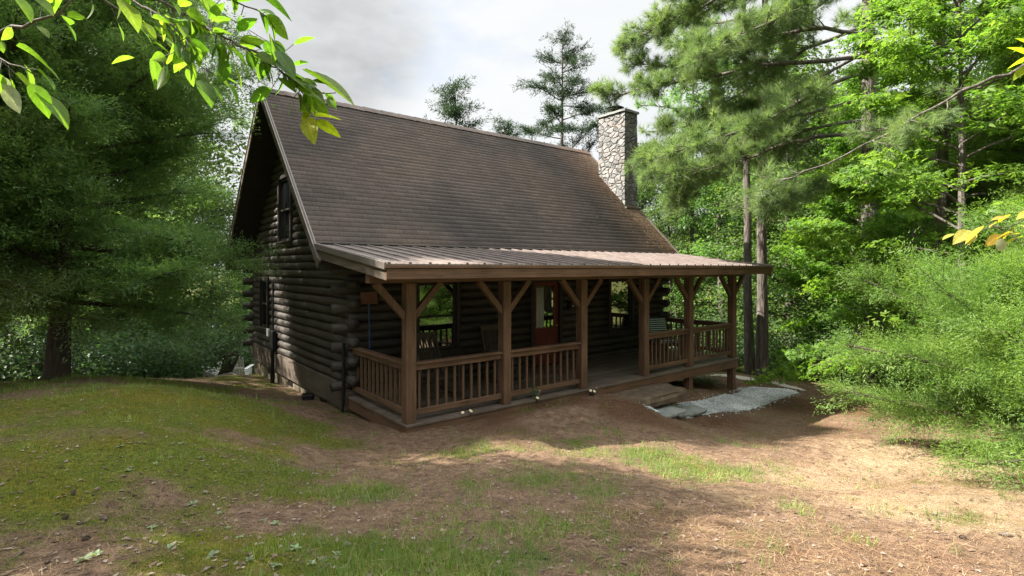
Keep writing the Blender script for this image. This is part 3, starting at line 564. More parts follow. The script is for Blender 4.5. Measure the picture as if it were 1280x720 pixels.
# ================================================================== CABIN
YF, YB, XR = 2.37, 9.75, 9.68; YR, ZR, SL = 6.06, 6.57, .99; CH = .178
cabin = thing('log_cabin', 'dark log cabin with brown shingle roof, covered front porch and stone chimney', 'cabin', (0, 0, 0))
def log(mb, p, q, r, seg=10):
    p = np.array(p, float); q = np.array(q, float); L_ = np.linalg.norm(q - p); n = max(1, int(L_ / .55))
    pts = [p + (q - p) * i / n + RNG.normal(0, .004, 3) for i in range(n + 1)]; mb.tube(pts, [r * RNG.uniform(.95, 1.05) for _ in range(n + 1)], seg)
def logwall(mb, axis, c, a, b, z0, nz, openings, top=None, ext=(0, 0), par=0, r=.095):
    for i in range(nz):
        z = z0 + CH * i; lo, hi = a, b
        if i % 2 == par: lo -= ext[0]; hi += ext[1]
        if top:
            l2, h2 = top(z + .09)
            lo, hi = max(lo, l2), min(hi, h2)
            if hi - lo < .3: break
        segs = [(lo, hi)]
        for (o0, o1, oz0, oz1) in openings:
            if oz0 - .05 < z < oz1 + .05:
                ns = []
                for s0, s1 in segs:
                    if o1 <= s0 or o0 >= s1: ns.append((s0, s1)); continue
                    if o0 - s0 > .05: ns.append((s0, o0))
                    if s1 - o1 > .05: ns.append((o1, s1))
                segs = ns
        for s0, s1 in segs:
            if axis == 'x': log(mb, (s0, c, z), (s1, c, z), r)
            else: log(mb, (c, s0, z), (c, s1, z), r)
def under(z):
    h = (ZR - .16 - z) / SL; return YR - h, YR + h
WIN1 = (1.44, 2.38, .70, 2.05); WIN2 = (7.28, 8.2, .70, 2.03); DOOR = (4.53, 5.43, 0, 2.09)
GW = (5.78, 6.76, 3.05, 4.55); LW = (7.86, 8.62, .78, 2.02)
f = MB(); logwall(f, 'x', YF + .06, .02, XR - .02, .022, 15, [(a - .02, b + .02, c, d) for a, b, c, d in (WIN1, WIN2, DOOR)], None, (.29, .29), 1)
front = f.build('front_wall', M['logx'], cabin, 0, True)
f = MB(); logwall(f, 'y', .06, YF + .02, YB - .02, .29, 36, [GW, LW], lambda z: under(z) if z > 2.5 else (-9, 99), (.27, .27), 0)
gw = f.build('gable_wall', M['logy'], cabin, 0, True); gw['label'] = 'log gable wall facing the mossy lawn'
f = MB(); logwall(f, 'y', XR - .06, YF + .02, YB - .02, .29, 36, [], lambda z: under(z) if z > 2.5 else (-9, 99), (.27, .27), 0)
f.build('gable_wall', M['logy'], cabin, 0, True)
f = MB(); logwall(f, 'x', YB - .06, .02, XR - .02, .022, 15, [], None, (.29, .29), 1); f.build('back_wall', M['logx'], cabin, 0, True)
f = MB().box(.09, XR - .09, YF + .10, YF + .2, -.3, 2.7).box(.09, XR - .09, YB - .2, YB - .1, -.3, 2.7)
for x0 in (.09, XR - .19):
    f.add([(x0, YF + .2, -.3), (x0, YB - .2, -.3), (x0, YB - .2, 2.6), (x0, YR, ZR - .25), (x0, YF + .2, 2.6), (x0 + .1, YF + .2, -.3), (x0 + .1, YB - .2, -.3), (x0 + .1, YB - .2, 2.6), (x0 + .1, YR, ZR - .25), (x0 + .1, YF + .2, 2.6)],
          [(0, 1, 2, 3, 4), (9, 8, 7, 6, 5), (0, 5, 6, 1), (1, 6, 7, 2), (2, 7, 8, 3), (3, 8, 9, 4), (4, 9, 5, 0)])
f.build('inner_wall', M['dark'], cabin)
for u0, u1 in ((-.035, .03), (XR - .03, XR + .035)): MB().box(u0, u1, YF, YB, -.28, .2).build('skirt_board', M['skirty'], cabin, .006)
f = MB().box(.033, .24, YF + .03, YB - .03, -1.7, -.26).box(XR - .24, XR - .033, YF + .03, YB - .03, -2.2, -.26).box(.25, XR - .25, YB - .25, YB - .03, -2.2, -.26).box(.25, XR - .25, YF + .03, YF + .25, -1.4, -.3)
fd = f.build('foundation', M['conc'], cabin)
for px, py in ((337, 460), (363, 474), (404, 499)):
    p = on(px, py, 0, .03); MB().box(.02, .036, p[1] - .19, p[1] + .19, -.46, -.29).build('vent', M['black'], fd)
# --- windows
def window(axis, c, o, pn=1):
    a, b, z0, z1 = o; m = MB(); t = .09; d0, d1 = c - .075, c + .09
    def bx(mb, u0, u1, d0, d1, z0, z1): return mb.box(u0, u1, d0, d1, z0, z1) if axis == 'x' else mb.box(d0, d1, u0, u1, z0, z1)
    bx(m, a - t + .02, a + .02, d0, d1, z0 - .02, z1 + .02); bx(m, b - .02, b + t - .02, d0, d1, z0 - .02, z1 + .02)
    bx(m, a - t + .02, b + t - .02, d0 + .003, d1, z1 + .02, z1 + .11); bx(m, a - t + .02, b + t - .02, d0 + .003, d1, z0 - .11, z0 - .02)
    fr = m.build('window', M['trim'], cabin, .005)
    s = MB(); e0, e1 = c - .02, c + .05; zm = (z0 + z1) / 2
    bx(s, a + .023, a + .06, e0, e1, z0 - .017, z1 + .017); bx(s, b - .06, b - .023, e0, e1, z0 - .017, z1 + .017)
    bx(s, a + .06, b - .06, e0, e1, z1 - .03, z1 + .017); bx(s, a + .06, b - .06, e0, e1, z0 - .017, z0 + .04); bx(s, a + .06, b - .06, e0 - .01, e1, zm - .022, zm + .022)
    s.build('sash', M['trim'], fr, .003)
    for q0, q1 in ((z0 + .04, zm - .022), (zm + .022, z1 - .03)): bx(MB(), a + .06, b - .06, c + .012, c + .03, q0, q1).build('pane', M['glass'], fr)
    bx(MB(), a - .08, b + .08, d0 - .03, d0 + .0, z0 - .055, z0 - .022).build('sill', M['trim'], fr, .004)
    return fr
window('x', YF, WIN1)['label'] = 'larger porch window behind the rocking chair'
window('x', YF, WIN2)['label'] = 'porch window right of the red door'
window('y', 0.0, GW)['label'] = 'upper gable window under the roof edge'
window('y', 0.0, LW)['label'] = 'small lower gable window'
# --- door
a, b, z0, z1 = DOOR
d = MB().box(a + .03, b - .03, YF + .03, YF + .075, .01, .92).box(a + .03, a + .16, YF + .03, YF + .075, .92, z1 - .05).box(b - .16, b - .03, YF + .03, YF + .075, .92, z1 - .05).box(a + .16, b - .16, YF + .03, YF + .075, 1.93, z1 - .05)
door = d.build('door', M['red'], cabin, .004); door['label'] = 'red front door with glazed upper half'
MB().box(a - .07, a + .027, YF - .06, YF + .09, 0, z1 + .02).box(b - .027, b + .07, YF - .06, YF + .09, 0, z1 + .02).box(a + .027, b - .027, YF - .06, YF + .09, z1 - .047, z1 + .02).build('door_frame', M['trim'], door, .005)
MB().box(a + .16, b - .16, YF + .05, YF + .06, .92, 1.93).build('pane', M['glass'], door)
cm = MB()
for k in range(10):
    x = a + .17 + k * .025; cm.tube([(x, YF + .046, .95), (x + .004, YF + .043, 1.4), (x, YF + .046, 1.9)], .0125, 6)
cm.build('curtain', M['curtain'], door, 0, True)
pm = MB()
for u0, u1 in ((a + .12, (a + b) / 2 - .04), ((a + b) / 2 + .04, b - .12)): pm.box(u0, u1, YF + .018, YF + .032, .17, .78)
pm.build('panel', M['red'], door, .012)
k = MB(); k.lathe([(.008, 0), (.03, .01), (.032, .03), (.02, .045), (.004, .05)], (0, 0, 0), 12); ko = k.build('handle', M['brass'], door, 0, True); ko.location = (b - .08, YF + .03, .95); ko.rotation_euler = (R(90), 0, 0)
# porch light and thermometer plate
ln = MB(); lx, lz = 5.70, 1.45
ln.box(lx - .05, lx + .05, YF - .07, YF - .045, lz - .1, lz + .1).bar((lx, YF - .06, lz + .06), (lx, YF - .13, lz + .08), .02, .02).lathe([(.035, -.12), (.05, 0), (.05, .02), (.01, .06)], (lx, YF - .13, lz + .02), 8)
ln.build('porch_lamp', M['black'], cabin); MB().box(lx + .1, lx + .17, YF - .06, YF - .045, lz - .06, lz - .02).build('bell_plate', M['white'], cabin)
# --- pipes on the gable wall
m = MB().tube([(-.10, 7.16, -.75), (-.10, 7.16, .35)], .05, 10).box(-.14, -.045, 7.02, 7.30, .30, .78).tube([(-.09, 7.16, .78), (-.09, 7.16, 2.0)], .022, 8); m.build('meter_conduit', M['black'], cabin, .006)
MB().box(-.10, -.04, 7.62, 7.80, .58, .78).build('outlet_box', M['white'], cabin, .006)
MB().tube([(-.09, YF - .04, 1.0), (-.09, YF - .04, -.1), (-.12, YF - .05, -.38)], .026, 8).build('drain_pipe', M['black'], cabin)

# --- main roof
XL, XRR, YE = -.65, 10.35, 1.98
roof = MB(); zs = np.arange(math.ceil((ZR - SL * (YR - YE)) / .099) * .099, ZR, .099)
V = []; Q = []
for sgn in (-1, 1):
    for z in zs:
        z2 = min(z + .112, ZR + .002); ya, yb = YR + sgn * (ZR - z) / SL, YR + sgn * (ZR - z2) / SL
        jj = RNG.normal(0, .0006); b0 = len(V); o = .008 + jj
        xs = np.linspace(XL, XRR, 24)
        for x in xs:
            w_ = RNG.normal(0, .0010)
            V += [(x, ya + sgn * (o + w_) * .7, z + (o + w_) * .7), (x, yb, z2), (x, ya, z - .012)]
        for i in range(23):
            c0 = b0 + 3 * i
            Q += ([[c0, c0 + 3, c0 + 4, c0 + 1], [c0 + 2, c0 + 5, c0 + 3, c0]] if sgn < 0 else [[c0 + 1, c0 + 4, c0 + 3, c0], [c0, c0 + 3, c0 + 5, c0 + 2]])
rf = npmesh('roof', np.array(V), np.array(Q), M['shingle'], cabin); rf['label'] = 'steep brown shingle roof'
dk = MB(); ye2 = YR + (YR - YE); ze = ZR - SL * (YR - YE)
for ya, yb in ((YE + .01, YR), (ye2 - .01, YR)):
    V = [(XL + .03, ya, ze - .02), (XRR - .03, ya, ze - .02), (XRR - .03, yb, ZR - .015), (XL + .03, yb, ZR - .015)]; V += [(x, y, z - .16) for x, y, z in V]
    dk.add(V, [(0, 1, 2, 3), (7, 6, 5, 4), (0, 4, 5, 1), (1, 5, 6, 2), (2, 6, 7, 3), (3, 7, 4, 0)])
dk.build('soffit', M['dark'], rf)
rc = MB()
for x in np.arange(XL, XRR, .25):
    for s in (-1, 1):
        h = .012 + .004 * ((x * 4) % 2 > 1) + RNG.uniform(0, .004); x1 = min(x + .262, XRR)
        V = [(x, YR, ZR + .03 + h), (x1, YR, ZR + .022 + h), (x1, YR + s * .15, ZR - .12 + h), (x, YR + s * .15, ZR - .11 + h)]
        rc.add(V, [(0, 1, 2, 3) if s < 0 else (3, 2, 1, 0)])
rc.build('ridge_cap', M['shingle'], rf)
for xx in (XL, XRR):
    for s in (-1, 1):
        e = YR + s * (YR - YE); nm = (0, s * .7, .7)
        m = MB().bar((xx, e, ze - .085), (xx, YR, ZR - .085), .04, .17, (0, 0, 1)); m.build('rake_board', M['skirty'], rf, .004)
        m = MB().bar((xx, e, ze + .012), (xx, YR, ZR + .012), .07, .03, (0, 0, 1)); m.build('drip_edge', M['metaltrim'], rf)
MB().box(XL + .02, XRR - .02, ye2 - .01, ye2 + .02, ze - .20, ze - .02).box(XL + .0, 0.0, YB + .05, ye2 - .015, ze - .20, ze - .16).build('eave_fascia', M['trim'], rf, .004)
# --- chimney
CX0, CX1, CY0, CY1, CT = 9.76, 10.40, 3.88, 5.0, 7.46
def roughbox(mb, x0, x1, y0, y1, z0, z1, st=.12, j=.014):
    b = bmesh_grid(x0, x1, y0, y1, z0, z1, st, j); mb.add(*b); return mb
def bmesh_grid(x0, x1, y0, y1, z0, z1, st, j):
    nx_, ny_, nz_ = max(1, int((x1 - x0) / st)), max(1, int((y1 - y0) / st)), max(1, int((z1 - z0) / st)); idx = {}; V = []
    def vi(i, k, l):
        if (i, k, l) not in idx:
            idx[(i, k, l)] = len(V); V.append((x0 + (x1 - x0) * i / nx_ + random.uniform(-j, j), y0 + (y1 - y0) * k / ny_ + random.uniform(-j, j), z0 + (z1 - z0) * l / nz_ + random.uniform(-j, j)))
        return idx[(i, k, l)]
    Fs = []
    for k in range(ny_):
        for l in range(nz_):
            for i, fl in ((0, 1), (nx_, 0)):
                q = [vi(i, k, l), vi(i, k, l + 1), vi(i, k + 1, l + 1), vi(i, k + 1, l)]; Fs.append(q if not fl else q[::-1][::-1])
    for i in range(nx_):
        for l in range(nz_):
            for k in (0, ny_): Fs.append([vi(i, k, l), vi(i + 1, k, l), vi(i + 1, k, l + 1), vi(i, k, l + 1)])
        for k in range(ny_):
            for l in (0, nz_): Fs.append([vi(i, k, l), vi(i + 1, k, l), vi(i + 1, k + 1, l), vi(i, k + 1, l)])
    return V, Fs
ch = roughbox(MB(), CX0, CX1, CY0, CY1, -2.0, CT, .14, .012).build('chimney', M['field'], cabin); ch['label'] = 'fieldstone chimney on the far gable'
roughbox(MB(), CX0 - .05, CX1 + .05, CY0 - .05, CY1 + .05, CT + .0, CT + .07, .2, .006).build('chimney_cap', M['paver'], ch)
cc = MB(); cx, cy_ = (CX0 + CX1) / 2, (CY0 + CY1) / 2 + .1
cc.lathe([(.13, .07), (.13, .24)], (cx, cy_, CT), 16).lathe([(.20, .20), (.27, .215), (.26, .23), (.20, .235)], (cx, cy_, CT), 18).lathe([(.27, .27), (.30, .29), (.20, .345), (.05, .365)], (cx, cy_, CT), 18)
for k in range(4): cc.bar((cx + .15 * math.cos(k * 1.57), cy_ + .15 * math.sin(k * 1.57), CT + .2), (cx + .15 * math.cos(k * 1.57), cy_ + .15 * math.sin(k * 1.57), CT + .3), .015, .015)
cc.build('flue_cap', M['black'], ch, 0, True)
fl = MB(); sl_ = lambda y: ZR - SL * (YR - y)
fl.box(CX0 - .10, CX1 + .03, CY0 - .16, CY0 - .012, sl_(CY0 - .1) - .02, sl_(CY0 - .1) + .035); fl.build('flashing', M['metaltrim'], ch)

# --- porch roof (standing ribs)
P0, P1 = Vector((0, -.65, 2.44)), Vector((0, 2.28, 2.80)); PXR = 10.21
pr = MB(); V = []
for x in (XL, PXR):
    for p in (P0, P1): V.append((x, p.y, p.z)); V.append((x, p.y, p.z - .025))
pr.add(V, [(0, 4, 6, 2), (1, 3, 7, 5), (0, 1, 5, 4), (2, 6, 7, 3), (0, 2, 3, 1), (4, 5, 7, 6)])
x = XL + .05; up = (0, -.12, 1)
while x < PXR:
    pr.bar((x, P0.y - .004, P0.z + .012), (x, P1.y, P1.z + .012), .045, .026, up)
    for k in (1, 2): pr.bar((x + k * .105 + .005, P0.y - .002, P0.z + .002), (x + k * .105 + .005, P1.y, P1.z + .002), .018, .008, up)
    x += .315
pro = pr.build('porch_roof', M['metal'], cabin); pro['label'] = 'low brown metal porch roof with ribs'
cl = MB().box(XL + .1, PXR - .1, P1.y - .035, P1.y - .015, P1.z + .0, P1.z + .026)
cl.build('closure_strip', M['black'], pro)
MB().box(XL, PXR, P1.y - .01, P1.y + .06, P1.z + .028, P1.z + .04).build('flashing', M['metaltrim'], pro)
for xx in (XL - .003, PXR + .003): MB().bar((xx, P0.y, P0.z - .03), (xx, P1.y - .03, P1.z - .03), .03, .10, (0, 0, 1)).build('edge_trim', M['metaltrim'], pro, .004)
for xx in (XL + .05, PXR - .05): MB().bar((xx, P0.y + .03, P0.z - .155), (xx, P1.y + .05, P1.z - .155), .04, .15, (0, 0, 1)).build('rake_board', M['skirty'], pro, .004)
MB().box(XL + .02, PXR - .02, P0.y + .008, P0.y + .05, 2.225, 2.375).build('fascia', M['brownx'], pro, .004)
MB().box(XL - .01, PXR + .01, P0.y - .012, P0.y + .03, 2.378, 2.425).build('drip_edge', M['metaltrim'], pro, .004).data.materials[0] = M['brownx']
so_ = MB(); V = [(XL + .08, P0.y + .06, P0.z - .075), (PXR - .08, P0.y + .06, P0.z - .075), (PXR - .08, YF + .05, 2.72), (XL + .08, YF + .05, 2.72)]; V += [(x, y, z + .03) for x, y, z in V]
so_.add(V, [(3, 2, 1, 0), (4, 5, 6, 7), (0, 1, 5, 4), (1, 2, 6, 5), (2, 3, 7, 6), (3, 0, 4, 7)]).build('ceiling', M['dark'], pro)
rb = MB()
for x in np.arange(.2, 9.9, .61): rb.bar((x, .22, 2.345), (x, YF + .0, 2.60), .04, .13)
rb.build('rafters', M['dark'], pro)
MB().box(-.58, 10.12, .045, .185, 2.155, 2.31).build('porch_beam', M['brownx'], cabin, .006)

# --- deck
dkk = MB(); y = -.02; k = 0
while y < YF - .02:
    x0 = -.02
    for x1 in sorted([random.uniform(2, 4.5), random.uniform(5.2, 8)]) + [9.70]: dkk.box(x0, x1 - .003, y, min(y + .135, YF - .03), -.035 + random.uniform(-.002, .002), random.uniform(-.002, .002)); x0 = x1
    y += .141
deck = dkk.build('porch_deck', M['deck'], cabin)
MB().box(0, 9.68, 0, .045, -.235, -.038).build('band_board', M['brownx'], deck, .004)
for u0 in (0, 9.635): MB().box(u0, u0 + .045, .047, YF - .05, -.235, -.038).build('band_board', M['browny'], deck, .004)
PX = [.01, 1.87, 3.80, 5.77, 7.50, 9.49]; PW = .17
jo = MB()
for x in np.arange(.4, 9.5, .5): jo.box(x, x + .04, .05, YF - .03, -.2, -.04)
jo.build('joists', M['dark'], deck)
for x in PX[3:]:
    MB().box(x + .005, x + PW - .005, .05, .05 + PW, -1.3, -.237).build('support_post', M['brownz'], deck, .006)
    MB().box(x + .005, x + PW - .005, 2.0, 2.0 + PW, -1.5, -.237).build('support_post', M['brownz'], deck, .006)
for x in PX:
    po = MB().box(x, x + PW, .03, .03 + PW, .0, 2.153).build('porch_post', M['brownz'], cabin, .008)
    c = x + PW / 2
    for s in (-1, 1): MB().bar((c + s * (PW / 2 - .02), .03 + PW / 2, 1.62), (c + s * .56, .03 + PW / 2, 2.16), .085, .10).build('brace', M['brownz'], po, .005)
bal = None
def railing(p, q, n):
    global bal
    p = Vector(p); q = Vector(q); ax = 'x' if abs(q.x - p.x) > abs(q.y - p.y) else 'y'; d = (q - p)
    z = Vector((0, 0, 1)); m = MB(); m.bar(p + z * .905, q + z * .905, .135, .036).bar(p + z * .838, q + z * .838, .042, .092).bar(p + z * .148, q + z * .148, .042, .092)
    r = m.build('railing', M['brown' + ax], cabin, .005)
    for i in range(n):
        o = p + d * (i + .65) / (n + .3)
        if bal is None:
            bal = MB().box(-.02, .02, -.02, .02, .10, .86).build('baluster', M['brownz'], r, .003); bb = bal
        else: bb = bal.copy(); COL.objects.link(bb); bb.parent = r
        bb.location = o + (Vector((0, .042, 0)) if ax == 'x' else Vector((.042, 0, 0)))
    return r
yc = .03 + PW / 2
for i in (0, 1, 3, 4): railing((PX[i] + PW, yc, 0), (PX[i + 1], yc, 0), 10 if i != 4 else 11)
railing((.03 + .06, .03 + PW, 0), (.09, YF - .06, 0), 12)
railing((PX[5] + PW / 2, .03 + PW, 0), (PX[5] + PW / 2, YF - .06, 0), 12)

# ================================================================== THINGS ON THE PORCH
def rocker(name, label, loc, rz, group):
    t = thing(name, label, 'chair', loc, rz, group); w2 = .27
    MB().box(-w2, w2, -.24, .22, .40, .43).build('seat', M['chairx'], t, .006)
    b = MB()
    for s in (-1, 1): b.bar((s * .25, .22, .42), (s * .25, .50, 1.16), .04, .04)
    b.bar((-.27, .475, 1.10), (.27, .475, 1.10), .03, .11).bar((-.25, .30, .62), (.25, .30, .62), .025, .05)
    for k in range(7): b.bar((-.18 + k * .06, .295, .62), (-.18 + k * .06, .46, 1.06), .034, .014)
    b.build('backrest', M['chairz'], t, .003)
    for s in (-1, 1):
        MB().box(s * .28 - .04, s * .28 + .04, -.27, .30, .63, .655).build('arm', M['chairy'], t, .005)
        MB().bar((s * .27, -.22, .06), (s * .27, -.22, .63), .04, .04).build('leg', M['chairz'], t, .004); MB().bar((s * .27, .22, .06), (s * .25, .22, .42), .04, .04).build('leg', M['chairz'], t, .004)
        MB().tube([(s * .27, y, .055 + .16 * (abs(y) / .5) ** 2.2) for y in np.linspace(-.42, .56, 12)], .022, 6).build('rocker', M['chairy'], t)
    return t
c1 = on(534, 425, 1, 1.62); c2 = on(611, 415, 1, 1.95)
rocker('rocking_chair', 'dark slatted rocking chair before the larger window beside the corner post', (c1[0], 1.15, .005), R(8), 'rocking chairs on the porch')
rocker('rocking_chair', 'dark slatted rocking chair against the log wall between window and red door', (c2[0], 1.45, .005), R(-6), 'rocking chairs on the porch')
ac = thing('patio_armchair', 'patio armchair with striped cushion at the far end of the porch', 'armchair', (8.55, 1.55, .005), R(-20))
MB().bar((-.36, -.32, .02), (-.36, -.32, .6), .05, .05).bar((.36, -.32, .02), (.36, -.32, .6), .05, .05).bar((-.36, .36, .02), (-.36, .42, .85), .05, .05).bar((.36, .36, .02), (.36, .42, .85), .05, .05).bar((-.36, .0, .3), (.36, .0, .3), .7, .05).bar((-.36, -.36, .61), (-.36, .42, .61), .07, .03).bar((.36, -.36, .61), (.36, .42, .61), .07, .03).build('frame', M['chairz'], ac, .006)
cu = MB().box(-.33, .33, -.34, .34, .33, .45); cu.build('seat_cushion', M['stripe'], ac, .05)
MB().bar((0, .27, .44), (0, .40, .98), .66, .14, (0, 1, 0)).build('back_cushion', M['stripe'], ac, .05)
p1 = on(455, 372, 1, 2.26)
br = thing('broom', 'blue handled push broom standing bristles up against the log wall', 'broom', (.36, 2.15, .003), 0)
MB().tube([(0, 0, 0), (.0, .09, 1.72)], .014, 8).build('handle', M['blue'], br)
MB().box(-.17, .17, .06, .12, 1.70, 1.75).box(-.16, .16, .065, .115, 1.751, 1.93).build('broom_head', M['bristle'], br, .006)

# ================================================================== YARD OBJECTS
def slab(name, label, cat, cx, cy, lx, ly, h, rz, mat, zb, j=.02, sub=9):
    """irregular flat stone with a broken edge"""
    V = []; n = 30; rr = [1 + random.uniform(-.06, .06) for _ in range(n)]
    prof = [(.90, 0), (.985, h * .15), (1.0, h * .55), (.975, h * .9), (.93, h), (.5, h)]
    for s, z in prof:
        for k in range(n):
            t = 2 * math.pi * k / n; c, sn = math.cos(t), math.sin(t); e = .32
            V.append((lx / 2 * s * rr[k] * math.copysign(abs(c) ** e, c) + random.uniform(-j, j) * (s > .6), ly / 2 * s * rr[k] * math.copysign(abs(sn) ** e, sn) + random.uniform(-j, j) * (s > .6), z + random.uniform(-j, j) * .25))
    m = MB(); Fs = [(i * n + k, i * n + (k + 1) % n, (i + 1) * n + (k + 1) % n, (i + 1) * n + k) for i in range(len(prof) - 1) for k in range(n)] + [tuple(range(n))[::-1], tuple((len(prof) - 1) * n + k for k in range(n))]
    m.add(V, Fs); o = m.build(name, mat); o.location = (cx, cy, zb); o.rotation_euler = (0, 0, rz); return tag(o, label, cat)
slab('stone_step', 'long rough brown stone slab step below the porch entrance', 'step', 5.1, -.42, 2.5, .74, .22, R(1), M['stone'], -.40, .02)
slab('flagstone', 'blue grey flagstone partly under the brown step, nearest the straw', 'flagstone', 5.15, -.92, .95, .5, .06, R(3), M['paver'], gs(5.15, -.92) + .005, .008)
slab('flagstone', 'blue grey flagstone touching the gravel patch', 'flagstone', 6.2, -.74, .9, .5, .06, R(-2), M['paver'], gs(6.2, -.74) + .01, .008)
gp = patch('gravel_patch', GRAVEL, .05, .008, M['gravelbase']); tag(gp, 'blue grey gravel bed lying beside the porch steps', 'gravel', kind='structure')
PATH = [tuple(at(px, py, Z)[:2]) for px, py, Z in [(905, 462, 17.6), (920, 466, 17.2), (950, 472, 16.2), (985, 480, 15.0), (1012, 487, 14.0), (1004, 490, 13.9), (975, 486, 14.6), (940, 480, 15.5), (915, 475, 16.2), (880, 465, 17)]]
tag(patch('path', PATH, .06, .02, M['path']), 'pale narrow path behind the pine trunk', 'path', kind='structure')
# drain box on the grass by the gable
p = ground(388, 499); dbx = MB().box(-.17, .17, -.11, .11, .0, .12).box(-.19, .19, -.13, .13, .10, .13).tube([(.17, 0, .06), (.34, .02, .05)], .04, 8)
o = dbx.build('drain_box', M['black'], None, .015); o.location = (p[0] - .05, p[1], gs(p[0], p[1]) - .01); o.rotation_euler = (R(-3), R(3), R(70)); tag(o, 'low black plastic drain box on the soil below the log gable wall', 'drain box')
# pruned shrubs
def stub(label, px, py, stems, leaves, dx=0):
    p = ground(px, py); x, y = p[0] + dx, p[1]; t = thing('pruned_shrub', label, 'shrub', (x, y, gs(x, y)), 0, 'pruned shrubs along the porch')
    m = MB()
    for (a, b, h, r) in stems: m.tube([(0, 0, -.05), (a * .5, b * .4, h * .45), (a, b, h)], [r * 1.25, r * 1.05, r], 9, True, .05)
    so = m.build('stem', M['barkd'], t, 0, True)
    for (a, b, h, r) in stems:
        d = (Vector((a, b, h)) - Vector((a * .5, b * .4, h * .45))).normalized(); c = Vector((a, b, h)); MB().tube([c - d * .002, c + d * .004], r * .97, 9).build('cut_end', M['cut'], t)
    if leaves:
        T = [leafclump(10, .07, .05, .8, s) for s in (3, 4)]; n = leaves; V, Fx = multi(T, np.c_[RNG.normal(0, .04, n), RNG.normal(0, .04, n), RNG.uniform(.02, .34, n)], RNG.normal(0, 1, (n, 3)), RNG, .7, 1.1); npmesh('leaves', V, Fx, M['shrub'], t)
stub('pruned shrub stub with two pale cut stems by the corner post', 579, 526, [(-.07, -.09, .18, .028), (.07, -.12, .19, .036), (.0, .02, .10, .02)], 6)
stub('pruned shrub with pale cuts and a leafy shoot by the second post', 668, 505, [(-.03, -.12, .17, .030), (.09, -.04, .27, .024)], 12)
stub('small pruned shrub stub with three pale cuts by the entrance post', 739, 494, [(-.09, -.07, .12, .028), (-.01, -.09, .10, .03), (.12, -.02, .13, .022)], 3)
# adirondack chairs far behind the lawn
def adirondack(label, loc, rz, mat, mat2):
    t = thing('garden_chair', label, 'chair', loc, rz, 'garden chairs behind the lawn'); b = MB()
    for k in range(7):
        h = .62 + .16 * math.cos((k - 3) / 3 * 1.2); b.bar((-.255 + k * .085, .22, .26), (-.31 + k * .103, .22 + h * .48, .26 + h), .078, .02, (0, 1, 0))
    b.bar((-.3, .40, .55), (.3, .40, .55), .03, .06); b.build('backrest', mat, t, .004)
    s = MB()
    for k in range(5): s.bar((-.28, -.34 + k * .125, .36 - k * .03), (.28, -.34 + k * .125, .36 - k * .03), .11, .02)
    s.build('seat', mat2, t, .004)
    for q in (-1, 1):
        MB().bar((q * .36, -.45, .52), (q * .36, .36, .50), .13, .025).build('arm', mat2, t, .006); MB().bar((q * .32, -.33, 0), (q * .32, -.33, .51), .09, .03).build('leg', mat2, t, .004)
        MB().bar((q * .30, -.40, .33), (q * .30, .62, .04), .03, .13).build('leg', mat2, t, .004)
for lb, px, Z, rz, m1, m2 in (('dark garden chair with sunlit edges coloured pale, standing behind the mossy lawn', 275, 18.0, R(215), M['trim'], M['white']), ('white garden chair half hidden behind the lawn edge beside the cabin corner', 298, 19.6, R(150), M['white'], M['white'])):  # sunlight put into the dark chair's colour: white seat, arms and legs
    p = at(px, 463, Z); adirondack(lb, (p[0], p[1], gs(p[0], p[1])), rz, m1, m2)

# ================================================================== TREES
def spot(px, Z): p = at(px, 400, Z); return float(p[0]), float(p[1])
def place(name, label, cat, px, Z, tree, mat, bark, group=None):
    x, y = spot(px, Z); return finish_tree(name, label, cat, (x, y, gs(x, y)), *tree, mat, bark, group)
def clone(o, px, Z, rz, sc, label=None, group=None, xy=None):
    c = copy_tree(o); x, y = xy if xy else spot(px, Z); c.location = (x, y, gs(x, y) - .1); c.rotation_euler = (0, 0, rz); c.scale = sc if hasattr(sc, '__len__') else (sc, sc, sc)
    if label: c['label'] = label
    if group: c['group'] = group
    elif 'group' in c: del c['group']
    return c
g = lambda s: np.random.default_rng(s)
# big cedar on the left and its neighbour
T1 = make_tree('cedar', 12.6, 3.9, .11, g(11), .165, (1, 2, 3, 4), None, None, 1.5, (.3, 0))
cedar1 = place('cedar_tree', 'large dark green cedar with a bare lower trunk left of the cabin', 'cedar', 72, 10, T1, M['cedar'], M['barkd'])
T2 = make_tree('cedar', 9.5, 3.6, .14, g(12), .17, (5, 6, 7), None, None, 1.15, (-.2, .2))
cedar2 = place('cedar_tree', 'cedar at the left edge of the photo, its trunk out of frame', 'cedar', -150, 8.6, T2, M['cedar'], M['barkd'])
# bright cedar on the right
T3 = make_tree('cedarfine', 2.7, 3.1, .05, g(13), .10, (8, 9, 10), None, None, .8, (0, 0))
cedar3 = place('cedar_tree', 'bright green feathery cedar reaching in low from the right edge', 'cedar', 1428, 6.5, T3, M['cedarb'], M['barkd'])
T3b = make_tree('cedarfine', 9.0, 2.0, .30, g(14), .14, (8, 9, 10), None, None, .8, (0, 0))
place('cedar_tree', 'taller grey green cedar behind the bright low one at right', 'cedar', 1325, 10.6, T3b, M['cedarb'], M['barkd'])
